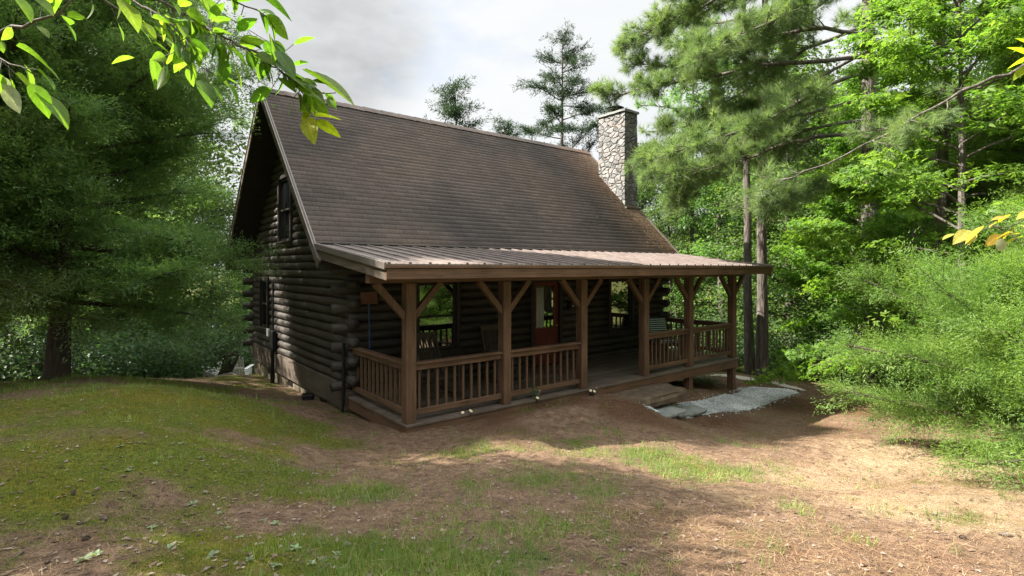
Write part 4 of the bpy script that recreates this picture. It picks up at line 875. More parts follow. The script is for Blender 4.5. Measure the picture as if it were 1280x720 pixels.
# pines
TP = make_tree('pine', 21, 3.4, .52, g(21), .155, (21, 22, 23), None, None, .8, (.35, .1))
pineA = place('pine_tree', 'sunlit straight pine trunk rising beside the porch corner', 'pine', 953, 15.5, TP, M['pine'], M['bark'])
clone(pineA, 938, 18.2, 2.0, (.95, .95, 1.1), 'darker pine trunk just left of the sunlit one by the porch corner')
clone(pineA, 863, 27, 4.0, (.9, .9, 1.05), 'thin distant pine trunk seen above the porch roof')
clone(pineA, 1186, 11.6, 1.1, (1.0, 1.0, 1.0), 'pine trunk behind the maple leaves near the right edge')
clone(pineA, 1142, 17, 3.1, (.8, .8, 1.0), 'slim pine trunk between the two thick ones at right')
# the large pine whose limbs sweep towards the chimney
rng = g(31); mb = MB(); xC, yC = spot(1090, 15.2); zC = gs(xC, yC); tl = trunkline(23, (.1, .1), rng); trunkmesh(mb, tl, .26); P = []; D = []
base = np.array([xC, yC, zC])
def plimb(pts, rad, dn=1.):
    W = [at(*p) - base for p in pts]; c = [W[0]]
    for a, b in zip(W[:-1], W[1:]):
        for k in (1, 2, 3): c.append(a + (b - a) * k / 3 + rng.normal(0, .02, 3))
    pine_limb(mb, np.array(c), rad, P, D, rng, dn)
plimb([(1090, 45, 15.2), (1030, 34, 12.4), (966, 44, 12.7), (900, 60, 13), (850, 62, 13.3)], .06, 1.7)
plimb([(1090, 90, 15.2), (1048, 98, 11.9), (998, 128, 11.6), (943, 160, 11.4), (884, 176, 11.3), (830, 195, 11.5)], .055, 1.7)
plimb([(1090, 165, 15.2), (1019, 172, 12.5), (980, 181, 12.8), (925, 201, 13.2), (861, 215, 13.6), (812, 222, 14.0)], .055, 1.8)
plimb([(1090, 70, 15.2), (1000, 78, 13.0), (952, 82, 13.4), (897, 94, 13.8), (842, 103, 14.3), (790, 116, 14.6), (752, 118, 14.8)], .06, 1.5)
plimb([(1090, -10, 15.2), (1003, 0, 12.1), (971, 23, 11.8), (911, 50, 11.5), (870, 75, 11.4)], .05, 1.7)
plimb([(1090, -60, 15.2), (1000, -40, 13), (920, -10, 13.7), (850, 20, 14.2), (800, 45, 14.6)], .055, 1.7)
plimb([(1090, -120, 15.2), (980, -70, 12.8), (900, -30, 13.2), (840, -12, 13.6)], .055, 1.7)
plimb([(1090, 150, 15.2), (1010, 160, 13.3), (930, 190, 14.2), (870, 235, 14.8), (830, 262, 15.1)], .05, 1.8)
plimb([(1090, 30, 15.2), (1010, 60, 13.6), (940, 110, 14.6), (870, 150, 15.2), (812, 165, 15.6)], .055, 1.7)
plimb([(1090, -40, 15.2), (1010, 20, 13.4), (930, 60, 14.2), (860, 85, 14.9), (790, 80, 15.4)], .05, 1.7)
plimb([(1090, 60, 15.2), (1000, 110, 13.4), (920, 140, 14.0), (850, 185, 14.5), (795, 205, 14.8)], .05, 1.7)
plimb([(1090, 120, 15.2), (1020, 140, 12.9), (950, 160, 13.4), (890, 205, 13.8), (850, 250, 14.0)], .05, 1.7)
plimb([(1090, -90, 15.2), (980, -30, 13.5), (890, 10, 14.4), (830, 40, 15.0), (775, 60, 15.4)], .05, 1.7)
plimb([(1090, 215, 15.2), (1030, 225, 12.0), (985, 250, 11.9), (940, 262, 11.9)], .04, 1.2)
for i in range(26):
    t = .55 + .44 * i / 26; p, _ = along(tl, t); az = i * 2.4; u = i / 26; Ln = 4.2 * (1 - .7 * u); pine_limb(mb, curve(p, (math.cos(az), math.sin(az), .25 + .5 * u), Ln, (0, 0, .1), 6, rng, .12), .05, P, D, rng, .9)
V, Fx = multi([tuft(34, .22, s, .0075) for s in (31, 32, 33, 34)], np.array(P), np.array(D), rng, .8, 1.2)
finish_tree('pine_tree', 'big pine whose long needled limbs sweep left to the chimney', 'pine', tuple(base), mb, V, Fx, M['pine'], M['bark'])
# dead-tipped limb reaching in from a pine at the right
rng = g(37); xD, yD = spot(1330, 9.0); base = np.array([xD, yD, gs(xD, yD)]); mb = MB(); P = []; D = []; tl = trunkline(17, (.2, 0), rng); trunkmesh(mb, tl, .15)
plimb([(1330, 60, 9.0), (1260, 92, 9.0), (1200, 115, 8.9), (1149, 142, 8.8), (1081, 183, 8.7), (1007, 215, 8.6), (957, 234, 8.6)], .035, .55)
for i in range(18):
    t = .6 + .39 * i / 18; p, _ = along(tl, t); az = i * 2.4; pine_limb(mb, curve(p, (math.cos(az), math.sin(az), .4), 2.4 * (1 - .04 * i), (0, 0, .1), 5, rng, .12), .035, P, D, rng, .8)
V, Fx = multi([tuft(32, .2, s, .007) for s in (35, 36)], np.array(P), np.array(D), rng, .8, 1.2)
finish_tree('pine_tree', 'slender pine at the right edge with one long bare limb crossing the maple', 'pine', tuple(base), mb, V, Fx, M['pine'], M['bark'])
# maple on the right
def maple(H, R0, cb, rng, r0, size, nl, per, leaf=LOBED):
    mb = MB(); tl = trunkline(H, (.2, .1), rng); trunkmesh(mb, tl, r0, 1.2, 10); P = []; D = []
    for i in range(nl):
        t = cb + (1 - cb) * ((i + .5) / nl) ** .9; p, _ = along(tl, min(t, .99)); az = i * 2.4 + rng.normal(0, .4); u = (t - cb) / (1 - cb); el = .2 + .6 * u + rng.normal(0, .12)
        Ln = R0 * (1.05 - .7 * u ** 1.5) * rng.uniform(.75, 1.2); c = curve(p, (math.cos(az) * math.cos(el), math.sin(az) * math.cos(el), math.sin(el)), Ln, (0, 0, -.35), 6, rng, .12); mb.tube(c, [r0 * .28 * (1 - .85 * k / 6) for k in range(7)], 5, False)
        for k in range(int(per * Ln)):
            s = rng.uniform(.2, 1.03) ** .8; q, dd = along(c, min(s, .999)); dd = dd / np.linalg.norm(dd); sd = np.cross(dd, [0, 0, 1.])
            q2 = q + sd * rng.normal(0, .28) * (Ln * .45 + .2) * (1.15 - .6 * s) + dd * rng.uniform(0, .3) + [0, 0, rng.normal(-.03, .07)]; P.append(q2); D.append(dd * .7 + sd * rng.normal(0, .6) + [0, 0, -.25])
    T = [leafclump(11, .24, size, .28, s, leaf) for s in (41, 42, 43, 44)]; V, Fx = multi(T, np.array(P), np.array(D), rng, .8, 1.25, .3); return mb, V, Fx
TM = maple(9.5, 3.0, .12, g(41), .10, .125, 54, 28)
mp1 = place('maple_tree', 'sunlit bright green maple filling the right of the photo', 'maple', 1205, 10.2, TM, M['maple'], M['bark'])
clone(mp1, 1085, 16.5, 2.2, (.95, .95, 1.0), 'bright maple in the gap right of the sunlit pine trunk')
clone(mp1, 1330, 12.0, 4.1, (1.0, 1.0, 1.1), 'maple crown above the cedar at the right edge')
# broad-leaved wood
B1 = make_tree('broad', 12.5, 3.9, .12, g(51), .17, (51, 52, 53), None, None, 1.2, (.4, .2)); B2 = make_tree('broad', 14.5, 3.4, .2, g(52), .17, (54, 55, 56), None, None, 1.15, (-.4, .3)); B3 = make_tree('broad', 9.5, 3.6, .06, g(53), .12, (57, 58), None, None, 1.1, (.2, -.3))
lbR = 'leafy green tree in the woods right of the cabin beyond the pine trunks'; grR = 'trees of the woods right of the cabin'
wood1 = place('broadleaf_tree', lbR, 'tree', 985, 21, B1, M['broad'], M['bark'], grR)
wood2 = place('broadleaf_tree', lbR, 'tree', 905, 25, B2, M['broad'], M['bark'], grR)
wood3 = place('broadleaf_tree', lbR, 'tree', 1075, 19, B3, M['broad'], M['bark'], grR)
W3 = (wood1, wood2, wood3)
rr = random.Random(5)
for i, (px, Z, s) in enumerate([(800, 33, 1.0), (842, 27, .72), (868, 36, .95), (925, 33, 1.0), (965, 29, 1.0), (1010, 34, 1.2), (1030, 25, 1.0), (1080, 30, 1.1), (1125, 23, 1.0), (1160, 32, 1.2), (1200, 19, .9), (1230, 27, 1.1), (1290, 20, 1.0), (1350, 16, .9), (1400, 24, 1.1),
                                (1480, 17, 1.0), (780, 44, 1.05), (850, 46, 1.1), (920, 46, 1.2), (990, 45, 1.3), (1060, 44, 1.3), (1140, 45, 1.4), (1240, 42, 1.4), (1340, 36, 1.3), (1460, 30, 1.2), (1600, 26, 1.1)]):
    clone(W3[i % 3] if Z < 40 else W3[i % 2], px, Z, rr.uniform(0, 6), (s * rr.uniform(.9, 1.1), s * rr.uniform(.9, 1.1), s), lbR, grR)
lbL = 'shaded leafy tree in the dark woods behind the big left cedar'; grL = 'trees of the dark woods at left'
for i, (px, Z, s) in enumerate([(-330, 17, 1.0), (-180, 21, 1.1), (-60, 16, .9), (30, 19, 1.0), (120, 24, 1.0), (165, 18, .7), (215, 27, .95), (262, 22, .62), (320, 30, .7), (-20, 30, 1.2), (90, 34, 1.2), (180, 37, 1.1), (-130, 33, 1.3), (-300, 30, 1.3), (290, 38, .85), (360, 40, .7), (-520, 22, 1.2), (-800, 18, 1.2)]):
    clone(W3[(i * 2 + 1) % 3], px, Z, rr.uniform(0, 6), (s * rr.uniform(.9, 1.1), s * rr.uniform(.9, 1.1), s), lbL, grL)
# tall trees out of frame, left and behind the camera: they shade the yard and stand in the window reflections
lbO = 'tall leafy tree standing out of frame around the clearing'; grO = 'trees around the clearing out of frame'
def worldspot(rt, fw): q = CAM + RT * rt + FW * fw; return float(q[0]), float(q[1])
for i, (rt, fw, s) in enumerate([ (-17, 16.0, 1.25), (-10.5, 5.6, .78), (-10.4, 4.1, 1.08), (-16, 20, 1.5), (-5, -14, 1.0), (4, -14, 1.0), (13, -8, 1.0), (-1, -21, 1.3), (10, -20, 1.3), (20, -8, 1.2), (-14, -12, 1.2), (19, 5, 1.0), (25, 2, 1.2)]):
    clone(W3[i % 3], 0, 0, rr.uniform(0, 6), s, lbO, grO, worldspot(rt, fw))
# conifers against the sky
TS = make_tree('spire', 21.0, 7.6, .15, g(61), .22, (61, 62, 63), None, None, 1.25, (.2, 0))
place('fir_tree', 'tall open conifer with level shelves of branches against the sky behind the ridge', 'conifer', 703, 35, TS, M['darkfir'], M['bark'])
TC = make_tree('spire', 15.0, 3.4, .1, g(62), .16, (64, 65, 66), None, None, 1.3, (-.3, 0))
cs = place('cedar_tree', 'dark narrow pointed cedar behind the ridge, left of the tall open conifer', 'cedar', 577, 28.5, TC, M['darkfir'], M['barkd'])
clone(cs, 622, 29.5, 2.2, (.95, .95, .90), 'shorter dark cedar between the pointed one and the tall open conifer')
clone(cs, 650, 33, 4, (.9, .9, .88), 'low dark cedar top just left of the tall conifer trunk')
# understory shrubs
def bush(H, Rr, n, seed, size):
    r = g(seed); mb = MB(); P = []; D = []
    for i in range(14):
        az = i * 2.4; c = curve((r.normal(0, .08), r.normal(0, .08), -.1), (math.cos(az) * .5, math.sin(az) * .5, 1), H * r.uniform(.7, 1), (math.cos(az) * .5, math.sin(az) * .5, -.1), 5, r, .12); mb.tube(c, [.022 * (1 - .15 * k) for k in range(6)], 4, False)
        for k in range(n // 14):
            q, dd = along(c, min(r.uniform(.15, 1), .999)); P.append(q + r.normal(0, 1, 3) * [Rr * .28, Rr * .28, .2]); D.append(r.normal(0, 1, 3) * [1, 1, .2])
    V, Fx = multi([leafclump(20, .26, size, .6, s) for s in (seed, seed + 1)], np.array(P), np.array(D), r, .7, 1.3, .3); return mb, V, Fx
U1 = bush(3.2, 1.5, 300, 71, .10); U2 = bush(2.0, 1.3, 240, 72, .085)
lbU = 'dense leafy shrub under the woods between the left cedar and the cabin'; grU = 'shrubs of the understory at left'
u1 = place('shrub', lbU, 'shrub', 225, 17, U1, M['shrub'], M['twig'], grU, ); u2 = place('shrub', lbU, 'shrub', 150, 14.5, U2, M['shrub'], M['twig'], grU)
for i, (px, Z, s) in enumerate([(302, 22.5, 1.15), (200, 19.5, .85), (185, 15.5, 1.0), (120, 15, .9), (20, 13.5, .9), (-40, 12.5, 1.0), (-110, 12, 1.1), (330, 24, 1.3), (270, 24, 1.5), (200, 21, 1.4), (60, 17, 1.2), (-20, 22, 2.0), (100, 26, 2.2), (160, 25, 2.0), (230, 30, 2.2), (290, 30, 2.0), (-100, 20, 2.0), (-190, 17, 2.0), (40, 27, 2.3), (330, 33, 2.2), (145, 20, 1.6), (250, 22, 1.5), (10, 18, 1.5), (-300, 15, 1.8)]): clone((u1, u2)[i % 2], px, Z, rr.uniform(0, 6), s, lbU, grU)
lbV = 'dark leafy shrub at the wood edge beyond the pale path'; grV = 'shrubs along the wood edge at right'
for i, (px, Z, s) in enumerate([(905, 20.5, .8), (985, 18.5, .8), (1020, 17.5, .9), (1058, 16.8, .9), (1098, 17, 1.0), (880, 22, 1.0), (845, 21, 1.1), (1140, 15.5, 1.0), (1040, 22, 1.3), (975, 23, 1.4), (915, 25, 1.4), (860, 30, 2.0), (900, 31, 2.0), (945, 30, 2.0), (1000, 28, 2.0), (1060, 27, 2.0), (1110, 24, 1.9), (1160, 21, 1.8), (1230, 18, 1.7), (1190, 14, .9)]): clone((u1, u2)[i % 2], px, Z, rr.uniform(0, 6), s, lbV, grV)
clone(u2, 880, 14.8, 1, (.42, .42, .3), 'small dark fern like shrub in the shade under the raised porch corner')

# ================================================================== OVERHANGING FOLIAGE NEAR THE CAMERA
def bigleaf(ln, wd, fold, droop, seed, n=7):
    r = np.random.default_rng(seed); V = []
    for i in range(n + 1):
        t = i / n; w_ = wd * (math.sin(math.pi * t ** .8) ** .85 if 0 < t < 1 else 0.02); z = -droop * ln * t * t; y = ln * t
        for s in (-1, -.5, 0, .5, 1): V.append((s * w_ / 2, y, z + abs(s) * fold * w_ + r.normal(0, .0012) * (abs(s) > .6)))
    Fq = [[i * 5 + k, i * 5 + k + 1, i * 5 + 6 + k, i * 5 + 5 + k] for i in range(n) for k in range(4)]
    return np.array(V), np.array(Fq)
BL = [bigleaf(1, .50, .16, .18, 1), bigleaf(1, .56, .10, .28, 2), bigleaf(1, .46, .22, .08, 3), bigleaf(1, .52, .05, .2, 4)]
def leafset(items, rng):
    """items: (base xyz, tip xyz, width roll)"""
    Vs = []; Fs = []; off = 0
    for b, e, roll in items:
        tv, tf = BL[rng.integers(0, len(BL))]; d = np.array(e) - np.array(b); L_ = np.linalg.norm(d)
        V, Fx = scatter(tv, tf, np.array([b]), np.array([d]), np.array([roll]), [L_]); Vs.append(V); Fs.append(Fx + off); off += len(V)
    return np.concatenate(Vs), np.concatenate(Fs)
def leafobj(name, V, Fx, mat, parent):
    n = len(V) // 40; r, c = np.divmod(np.arange(40), 5); A = np.stack([np.abs(c - 2) / 2., r / 7., 0 * c, 1 + 0 * c], 1); return npmesh(name, V, Fx, mat, parent, True, np.tile(A, (n, 1)))
rng = g(81); xS, yS = worldspot(-3.3, 2.1); zS = gs(xS, yS); base = np.array([xS, yS, zS])
st = thing('broadleaf_sapling', 'young broad-leaved tree hanging its bright backlit leaves into the top left corner', 'tree', tuple(base))
mb = MB(); tl = trunkline(4.2, (.3, .2), rng); trunkmesh(mb, tl, .05, 1.2, 8); top = tl[-2] + base
items = []; lime = []; pale = []
def px3(pts): return [at(*p) for p in pts]
def branch(pts, rad, dens, ln=(.045, .082), bias=(.4, -.1, -.75)):
    W = px3(pts); c = []
    for a, b in zip(W[:-1], W[1:]):
        for k in range(4): c.append(a + (b - a) * k / 4 + rng.normal(0, .004, 3))
    c.append(W[-1]); c = np.array(c); mb.tube(c - base, [rad * (1 - .75 * i / (len(c) - 1)) for i in range(len(c))], 6, True)
    tot = np.linalg.norm(np.diff(c, axis=0), axis=1).sum(); sgn = 1
    for k in range(int(tot * dens)):
        p, d = along(c, rng.uniform(.15, .999)); d = d / np.linalg.norm(d); sgn = -sgn
        sd = np.cross(d, FW); dr = d * rng.uniform(.1, .9) + sd * sgn * rng.uniform(.2, .9) + RT * bias[0] * rng.uniform(0, 1) + np.array([0, 0, bias[2]]) * rng.uniform(.2, 1.1) + rng.normal(0, .3, 3); dr /= np.linalg.norm(dr)
        q = p + dr * rng.uniform(.01, .05) + rng.normal(0, .012, 3); mb.tube([p - base, q - base], .0014, 4, False); items.append((q, q + dr * rng.uniform(*ln), rng.normal(0, .7)))
    return c
branch([(-330, -180, 1.9), (-100, -100, 1.8), (130, -45, 1.65), (165, -10, 1.6), (227, 16, 1.6), (264, 35, 1.6), (288, 52, 1.62), (326, 71, 1.64), (352, 90, 1.66), (378, 113, 1.68), (420, 116, 1.7)], .006, 34)
branch([(130, -45, 1.65), (163, 0, 1.55), (208, 26, 1.52), (231, 47, 1.5), (229, 59, 1.5), (203, 73, 1.48)], .004, 34)
branch([(-330, -60, 2.0), (-100, 70, 1.8), (0, 38, 1.75), (60, 25, 1.7), (95, -5, 1.7)], .010, 7)
branch([(200, -40, 1.6), (270, -8, 1.62), (320, 12, 1.65), (352, 40, 1.68)], .004, 30)
branch([(130, -45, 1.65), (220, -20, 1.8), (300, 30, 1.9), (360, 68, 1.95)], .003, 20)
branch([(60, -40, 1.7), (150, 10, 1.75), (215, 60, 1.8), (270, 95, 1.85)], .004, 32)
branch([(352, 90, 1.66), (378, 118, 1.66), (386, 136, 1.66), (391, 147, 1.66)], .002, 0)
branch([(-330, -60, 2.0), (-120, 20, 1.6), (-20, 60, 1.45), (45, 95, 1.42)], .006, 6)
mb.tube([top - base, at(-330, -180, 1.9) - base], [.016, .010], 6, False); mb.tube([tl[-3], at(-330, -60, 2.0) - base], [.018, .010], 6, False)
for a, b, c, d, Z in [(378, 87, 446, 127, 1.68), (352, 86, 412, 118, 1.66), (336, 42, 343, 82, 1.6), (330, 20, 366, 48, 1.66), (326, -4, 368, 25, 1.68), (285, 104, 301, 134, 1.72), (294, 84, 303, 111, 1.7), (250, 100, 268, 126, 1.8), (190, 72, 200, 110, 1.6), (168, 72, 139, 78, 1.6), (345, 62, 372, 92, 1.6), (310, 62, 330, 100, 1.66), (20, 57, 86, 89, 1.42), (38, 104, 64, 144, 1.4), (46, 114, 93, 149, 1.42), (30, 80, 42, 118, 1.44), (12, -10, 42, 26, 1.6), (40, -6, 68, 18, 1.6), (80, -8, 66, 16, 1.7), (150, 0, 178, 30, 1.6), (240, 60, 215, 86, 1.6)]:
    items.append((at(a, b, Z), at(c, d, Z + rng.normal(0, .02)), rng.normal(0, .4)))
for a, b, c, d in [(387, 146, 370, 132), (384, 146, 391, 176), (392, 152, 428, 168), (394, 146, 427, 143), (386, 140, 376, 150)]: lime.append((at(a, b, 1.66), at(c, d, 1.66 + rng.normal(0, .02)), rng.normal(0, .35)))
for a, b, c, d in [(2, 104, 30, 142), (-6, 96, 22, 116)]: pale.append((at(a, b, 1.42), at(c, d, 1.45), 1.0))
mb.build('trunk', M['twig'], st, 0, True)
V, Fx = leafset(items, rng); leafobj('leaves', V - base, Fx, M['branchleaf'], st)
V, Fx = leafset(lime, rng); leafobj('yellow_leaves', V - base, Fx, M['limeleaf'], st)['label'] = 'cluster of yellow green leaves in front of the roof'
V, Fx = leafset(pale, rng); leafobj('pale_leaves', V - base, Fx, M['paleleaf'], st)
# yellowing sapling at the right edge
xS, yS = worldspot(3.1, 2.3); base = np.array([xS, yS, gs(xS, yS)]); mb = MB(); tl = trunkline(2.9, (-.1, .1), rng); trunkmesh(mb, tl, .03, 1.2, 8); items = []
st2 = thing('broadleaf_sapling', 'young tree at the right edge with a sprig of yellowing leaves', 'tree', tuple(base))
mb.tube([tl[5], at(1350, 262, 2.2) - base, at(1285, 272, 2.2) - base, at(1262, 284, 2.2) - base, at(1240, 284, 2.2) - base, at(1212, 291, 2.2) - base], [.008, .005, .003, .002, .002, .0015], 5, False)
mb.tube([tl[7], at(1340, 60, 2.2) - base, at(1290, 74, 2.2) - base], [.007, .004, .002], 5, False)
for a, b, c, d in [(1193, 292, 1173, 298), (1213, 288, 1188, 303), (1230, 282, 1195, 306), (1214, 290, 1210, 306), (1250, 293, 1230, 310), (1246, 278, 1231, 285), (1262, 272, 1234, 270), (1262, 268, 1242, 277), (1270, 282, 1258, 292), (1274, 292, 1250, 291), (1268, 288, 1246, 296), (1290, 264, 1266, 272), (1290, 276, 1274, 280), (1262, 290, 1240, 300)]:
    items.append((at(a, b, 2.2 + rng.normal(0, .03)), at(c, d, 2.2 + rng.normal(0, .03)), rng.normal(.3, .5)))
V, Fx = leafset([(b_, np.array(b_) + (np.array(e_) - np.array(b_)) * .78, w_) for b_, e_, w_ in items], rng); leafobj('yellow_leaves', V - base, Fx, M['yellowleaf'], st2)
V, Fx = leafset([(at(a, b, 2.2), at(c, d, 2.2), rng.normal(0, .4)) for a, b, c, d in [(1288, 74, 1258, 84), (1286, 70, 1262, 55), (1290, 82, 1266, 99), (1292, 60, 1270, 46), (1278, 296, 1256, 299)]], rng); leafobj('green_leaves', V - base, Fx, M['limeleaf'], st2)
th_ = np.linspace(0, 6.28, 11)[:-1]; c = at(1253, 306, 2.18); V = np.array([c] + [c + RT * math.cos(t) * .023 + np.array([0, 0, 1]) * math.sin(t) * .026 + FW * .006 for t in th_]) - base
npmesh('round_leaf', V, np.array([[0, 1 + i, 1 + (i + 1) % 10] for i in range(10)]), M['paleleaf'], st2, True)
mb.build('trunk', M['twig'], st2, 0, True)

# ================================================================== GROUND COVER
RG = g(91)
def sample(n, dmin=1.8, dmax=16, pw=1.6):
    """points inside the camera's wedge, thinning with distance"""
    d = (RG.uniform(dmin ** (2 - pw), dmax ** (2 - pw), n)) ** (1 / (2 - pw)) if pw < 2 else dmin * (dmax / dmin) ** RG.uniform(0, 1, n)
    a = RG.uniform(-.90, .90, n); x = CAM[0] + FW[0] * d * np.cos(a) + RT[0] * d * np.sin(a); y = CAM[1] + FW[1] * d * np.cos(a) + RT[1] * d * np.sin(a)
    k = ~((x > -.12) & (x < 9.8) & (y > .0) & (y < 10)) & ~inpoly(x, y, GRAVEL) & ~inpoly(x, y, PATH) & ~((x > 3.9) & (x < 6.4) & (y > -.82)) & ~((np.abs(x - 5.15) < .47) & (np.abs(y + .9) < .26)) & ~((np.abs(x - 6.2) < .45) & (np.abs(y + .72) < .25))
    return x[k], y[k], d[k]
def blades(n, h, sp, seed, wd):
    r = np.random.default_rng(seed); V = []
    for i in range(n):
        a = r.uniform(0, 6.28); b = np.array([r.normal(0, sp), r.normal(0, sp), -.004]); l_ = h * r.uniform(.45, 1.1); ln_ = np.array([math.cos(a), math.sin(a), 0]) * l_ * r.uniform(.15, .8); s = np.array([-math.sin(a), math.cos(a), 0]) * wd * r.uniform(.6, 1.2)
        V += [b - s / 2, b + s / 2, b + ln_ + [0, 0, l_]]
    return np.array(V), np.arange(3 * n).reshape(n, 3)
def flat(tm, x, y, lift, smin, smax):
    n = len(x); a = RG.uniform(0, 6.28, n); P = np.c_[x, y, gsamp(x, y) + lift]; Vs = []; Fs = []; off = 0; ch = RG.integers(0, len(tm), n); sc = RG.uniform(smin, smax, n)
    for k, (tv, tf) in enumerate(tm):
        m = ch == k; c, s = np.cos(a[m])[:, None], np.sin(a[m])[:, None]; q = sc[m][:, None]
        W = np.stack([(tv[:, 0] * c - tv[:, 1] * s) * q, (tv[:, 0] * s + tv[:, 1] * c) * q, tv[None, :, 2] * q + 0 * c], 2) + P[m][:, None]
        Vs.append(W.reshape(-1, 3)); Fs.append((tf[None] + (np.arange(m.sum()) * len(tv))[:, None, None]).reshape(-1, tf.shape[1]) + off); off += W.shape[0] * len(tv)
    return np.concatenate(Vs), np.concatenate(Fs)
x, y, d = sample(52000, 2.0, 17, 1.5); z = zones(x, y); k = RG.uniform(0, 1, len(x)) < np.clip(z[1] * 1.1 - .28 * z[2], 0, 1) ** 1.6
V, Fx = flat([blades(7, .075, .022, s, .006) for s in (1, 2, 3, 4)], x[k], y[k], 0, .5, 1.25)
x, y, d = sample(9000, 2.0, 14, 1.4); z = zones(x, y); k = RG.uniform(0, 1, len(x)) < np.clip(z[1] - .1, 0, 1) * .40 + .015
V2, F2 = flat([blades(11, .13, .03, s, .0065) for s in (11, 12, 13, 14)], x[k], y[k], 0, .5, 1.2); Fx = np.concatenate([Fx, F2 + len(V)]); V = np.concatenate([V, V2]); tag(npmesh('grass', V, Fx, M['grass'], None), 'thin patchy green grass growing through the straw and clay', 'grass', kind='stuff')
x, y, d = sample(90000, 2.0, 15, 1.5); z = zones(x, y); k = RG.uniform(0, 1, len(x)) < np.clip(z[0] * 1.2 - .1, 0, 1)
V, Fx = flat([blades(9, .02, .016, s, .005) for s in (5, 6, 7)], x[k], y[k], 0, .6, 1.5); tag(npmesh('moss', V, Fx, M['moss'], None), 'yellow green moss carpeting the left of the yard', 'moss', kind='stuff')
def ndl(seed):
    r = np.random.default_rng(seed); V = []
    for i in range(5):
        a = r.uniform(0, 6.28); b = np.array([r.normal(0, .05), r.normal(0, .05), r.uniform(.0, .012)]); e = b + np.array([math.cos(a), math.sin(a), r.normal(0, .10)]) * r.uniform(.07, .15); s = np.array([-math.sin(a), math.cos(a), 0]) * .0028
        V += [b - s / 2, b + s / 2, e]
    return np.array(V), np.arange(15).reshape(5, 3)
x, y, d = sample(62000, 2.0, 18, 1.35); z = zones(x, y); k = RG.uniform(0, 1, len(x)) < np.clip(.16 + z[2] * .9 + z[3] * .75 - .2 * z[0], 0, 1)
x = x[k]; y = y[k]; mu_ = (y > -1.75 - .25 * np.sin(1.7 * x)) & (x > .7); V, Fx = flat([ndl(s) for s in range(6)], np.r_[x[mu_], x[mu_] + RG.normal(0, .05, mu_.sum())], np.r_[y[mu_], np.minimum(y[mu_] + RG.normal(0, .05, mu_.sum()), -.03)], .006, .7, 1.3); tag(npmesh('mulch_straw', V, Fx, M['needled'], None), 'red brown pine straw mulch, darkened for shade, heaped along the porch and round the gravel', 'pine straw', kind='stuff')
V, Fx = flat([ndl(s) for s in range(6)], x[~mu_], y[~mu_], .004, .7, 1.3); tag(npmesh('pine_straw', V, Fx, M['needle'], None), 'fallen brown pine needles strewn over the yard', 'pine straw', kind='stuff')
dl = [(np.array([[0, -.5, .0], [.32, 0, .14], [0, .5, .05], [-.32, 0, .18]]), np.array([[0, 1, 2, 3]])), (np.array([[0, -.5, .06], [.25, .1, .0], [0, .5, .2], [-.25, 0, .05]]), np.array([[0, 1, 2, 3]]))]
x, y, d = sample(9000, 2.0, 15, 1.2); V, Fx = flat(dl, x, y, .006, .014, .055); tag(npmesh('leaf_litter', V, Fx, M['dead'], None), 'scattered curled dead leaves and chips on the ground', 'leaf litter', kind='stuff')
# gravel stones
xs = [p[0] for p in GRAVEL]; ys = [p[1] for p in GRAVEL]; x = RG.uniform(min(xs), max(xs), 30000); y = RG.uniform(min(ys), max(ys), 30000); k = inpoly(x, y, GRAVEL); x = x[k]; y = y[k]; m0 = RG.integers(0, len(x), 900); x = np.r_[x, x[m0] + RG.normal(0, .16, 900)]; y = np.r_[y, y[m0] + RG.normal(0, .16, 900)]; k = ~((np.abs(x - 5.1) < 1.3) & (np.abs(y + .42) < .4)) & (y < -.05); x = x[k]; y = y[k]
def pebble(seed):
    r = np.random.default_rng(seed); V = np.array([[1, 0, 0], [-1, 0, 0], [0, 1, 0], [0, -1, 0], [0, 0, .7], [0, 0, -.7]]) * r.uniform(.7, 1.2, (6, 3)) + r.normal(0, .15, (6, 3)); return V, np.array([[0, 2, 4], [2, 1, 4], [1, 3, 4], [3, 0, 4], [2, 0, 5], [1, 2, 5], [3, 1, 5], [0, 3, 5]])
V, Fx = flat([pebble(s) for s in range(6)], x, y, .014, .012, .032); tag(npmesh('gravel', V, Fx, M['gravel'], None), 'loose blue grey crushed stone heaped on the gravel bed', 'gravel', kind='stuff')
# needles fallen on the roofs
n = 5200; x = RG.uniform(-.5, 10.1, n); k = RG.uniform(0, 1, n) < .06 + .8 * np.clip((x - 5.5) / 4.5, 0, 1); x = x[k]; y = RG.uniform(-.62, 2.2, len(x)); zr = 2.44 + (y + .65) * .36 / 2.93 + .006
x2 = 10.3 - np.abs(RG.normal(0, .5, 2600)); y2 = RG.uniform(2.4, 5.9, 2600); z2 = ZR - SL * (YR - y2) + .02; k = ~((x2 > CX0 - .05) & (y2 > CY0 - .1) & (y2 < CY1)); x = np.r_[x, x2[k]]; y = np.r_[y, y2[k]]; zr = np.r_[zr, z2[k]]
m_ = len(x); a = RG.uniform(0, 6.28, m_); ln = RG.uniform(.07, .17, m_); sl2 = np.where(y > 2.3, .99, .123); dx, dy = np.cos(a) * ln, np.sin(a) * ln; P0_ = np.c_[x, y, zr]; P1_ = P0_ + np.c_[dx, dy, dy * sl2]; sv = np.c_[-np.sin(a), np.cos(a), np.cos(a) * sl2] * .003
V = np.stack([P0_ - sv, P0_ + sv, P1_], 1).reshape(-1, 3); tag(npmesh('roof_needles', V, np.arange(3 * m_).reshape(-1, 3), M['needle'], None), 'brown pine needles fallen on the porch roof and the far roof edge', 'pine straw', kind='stuff')
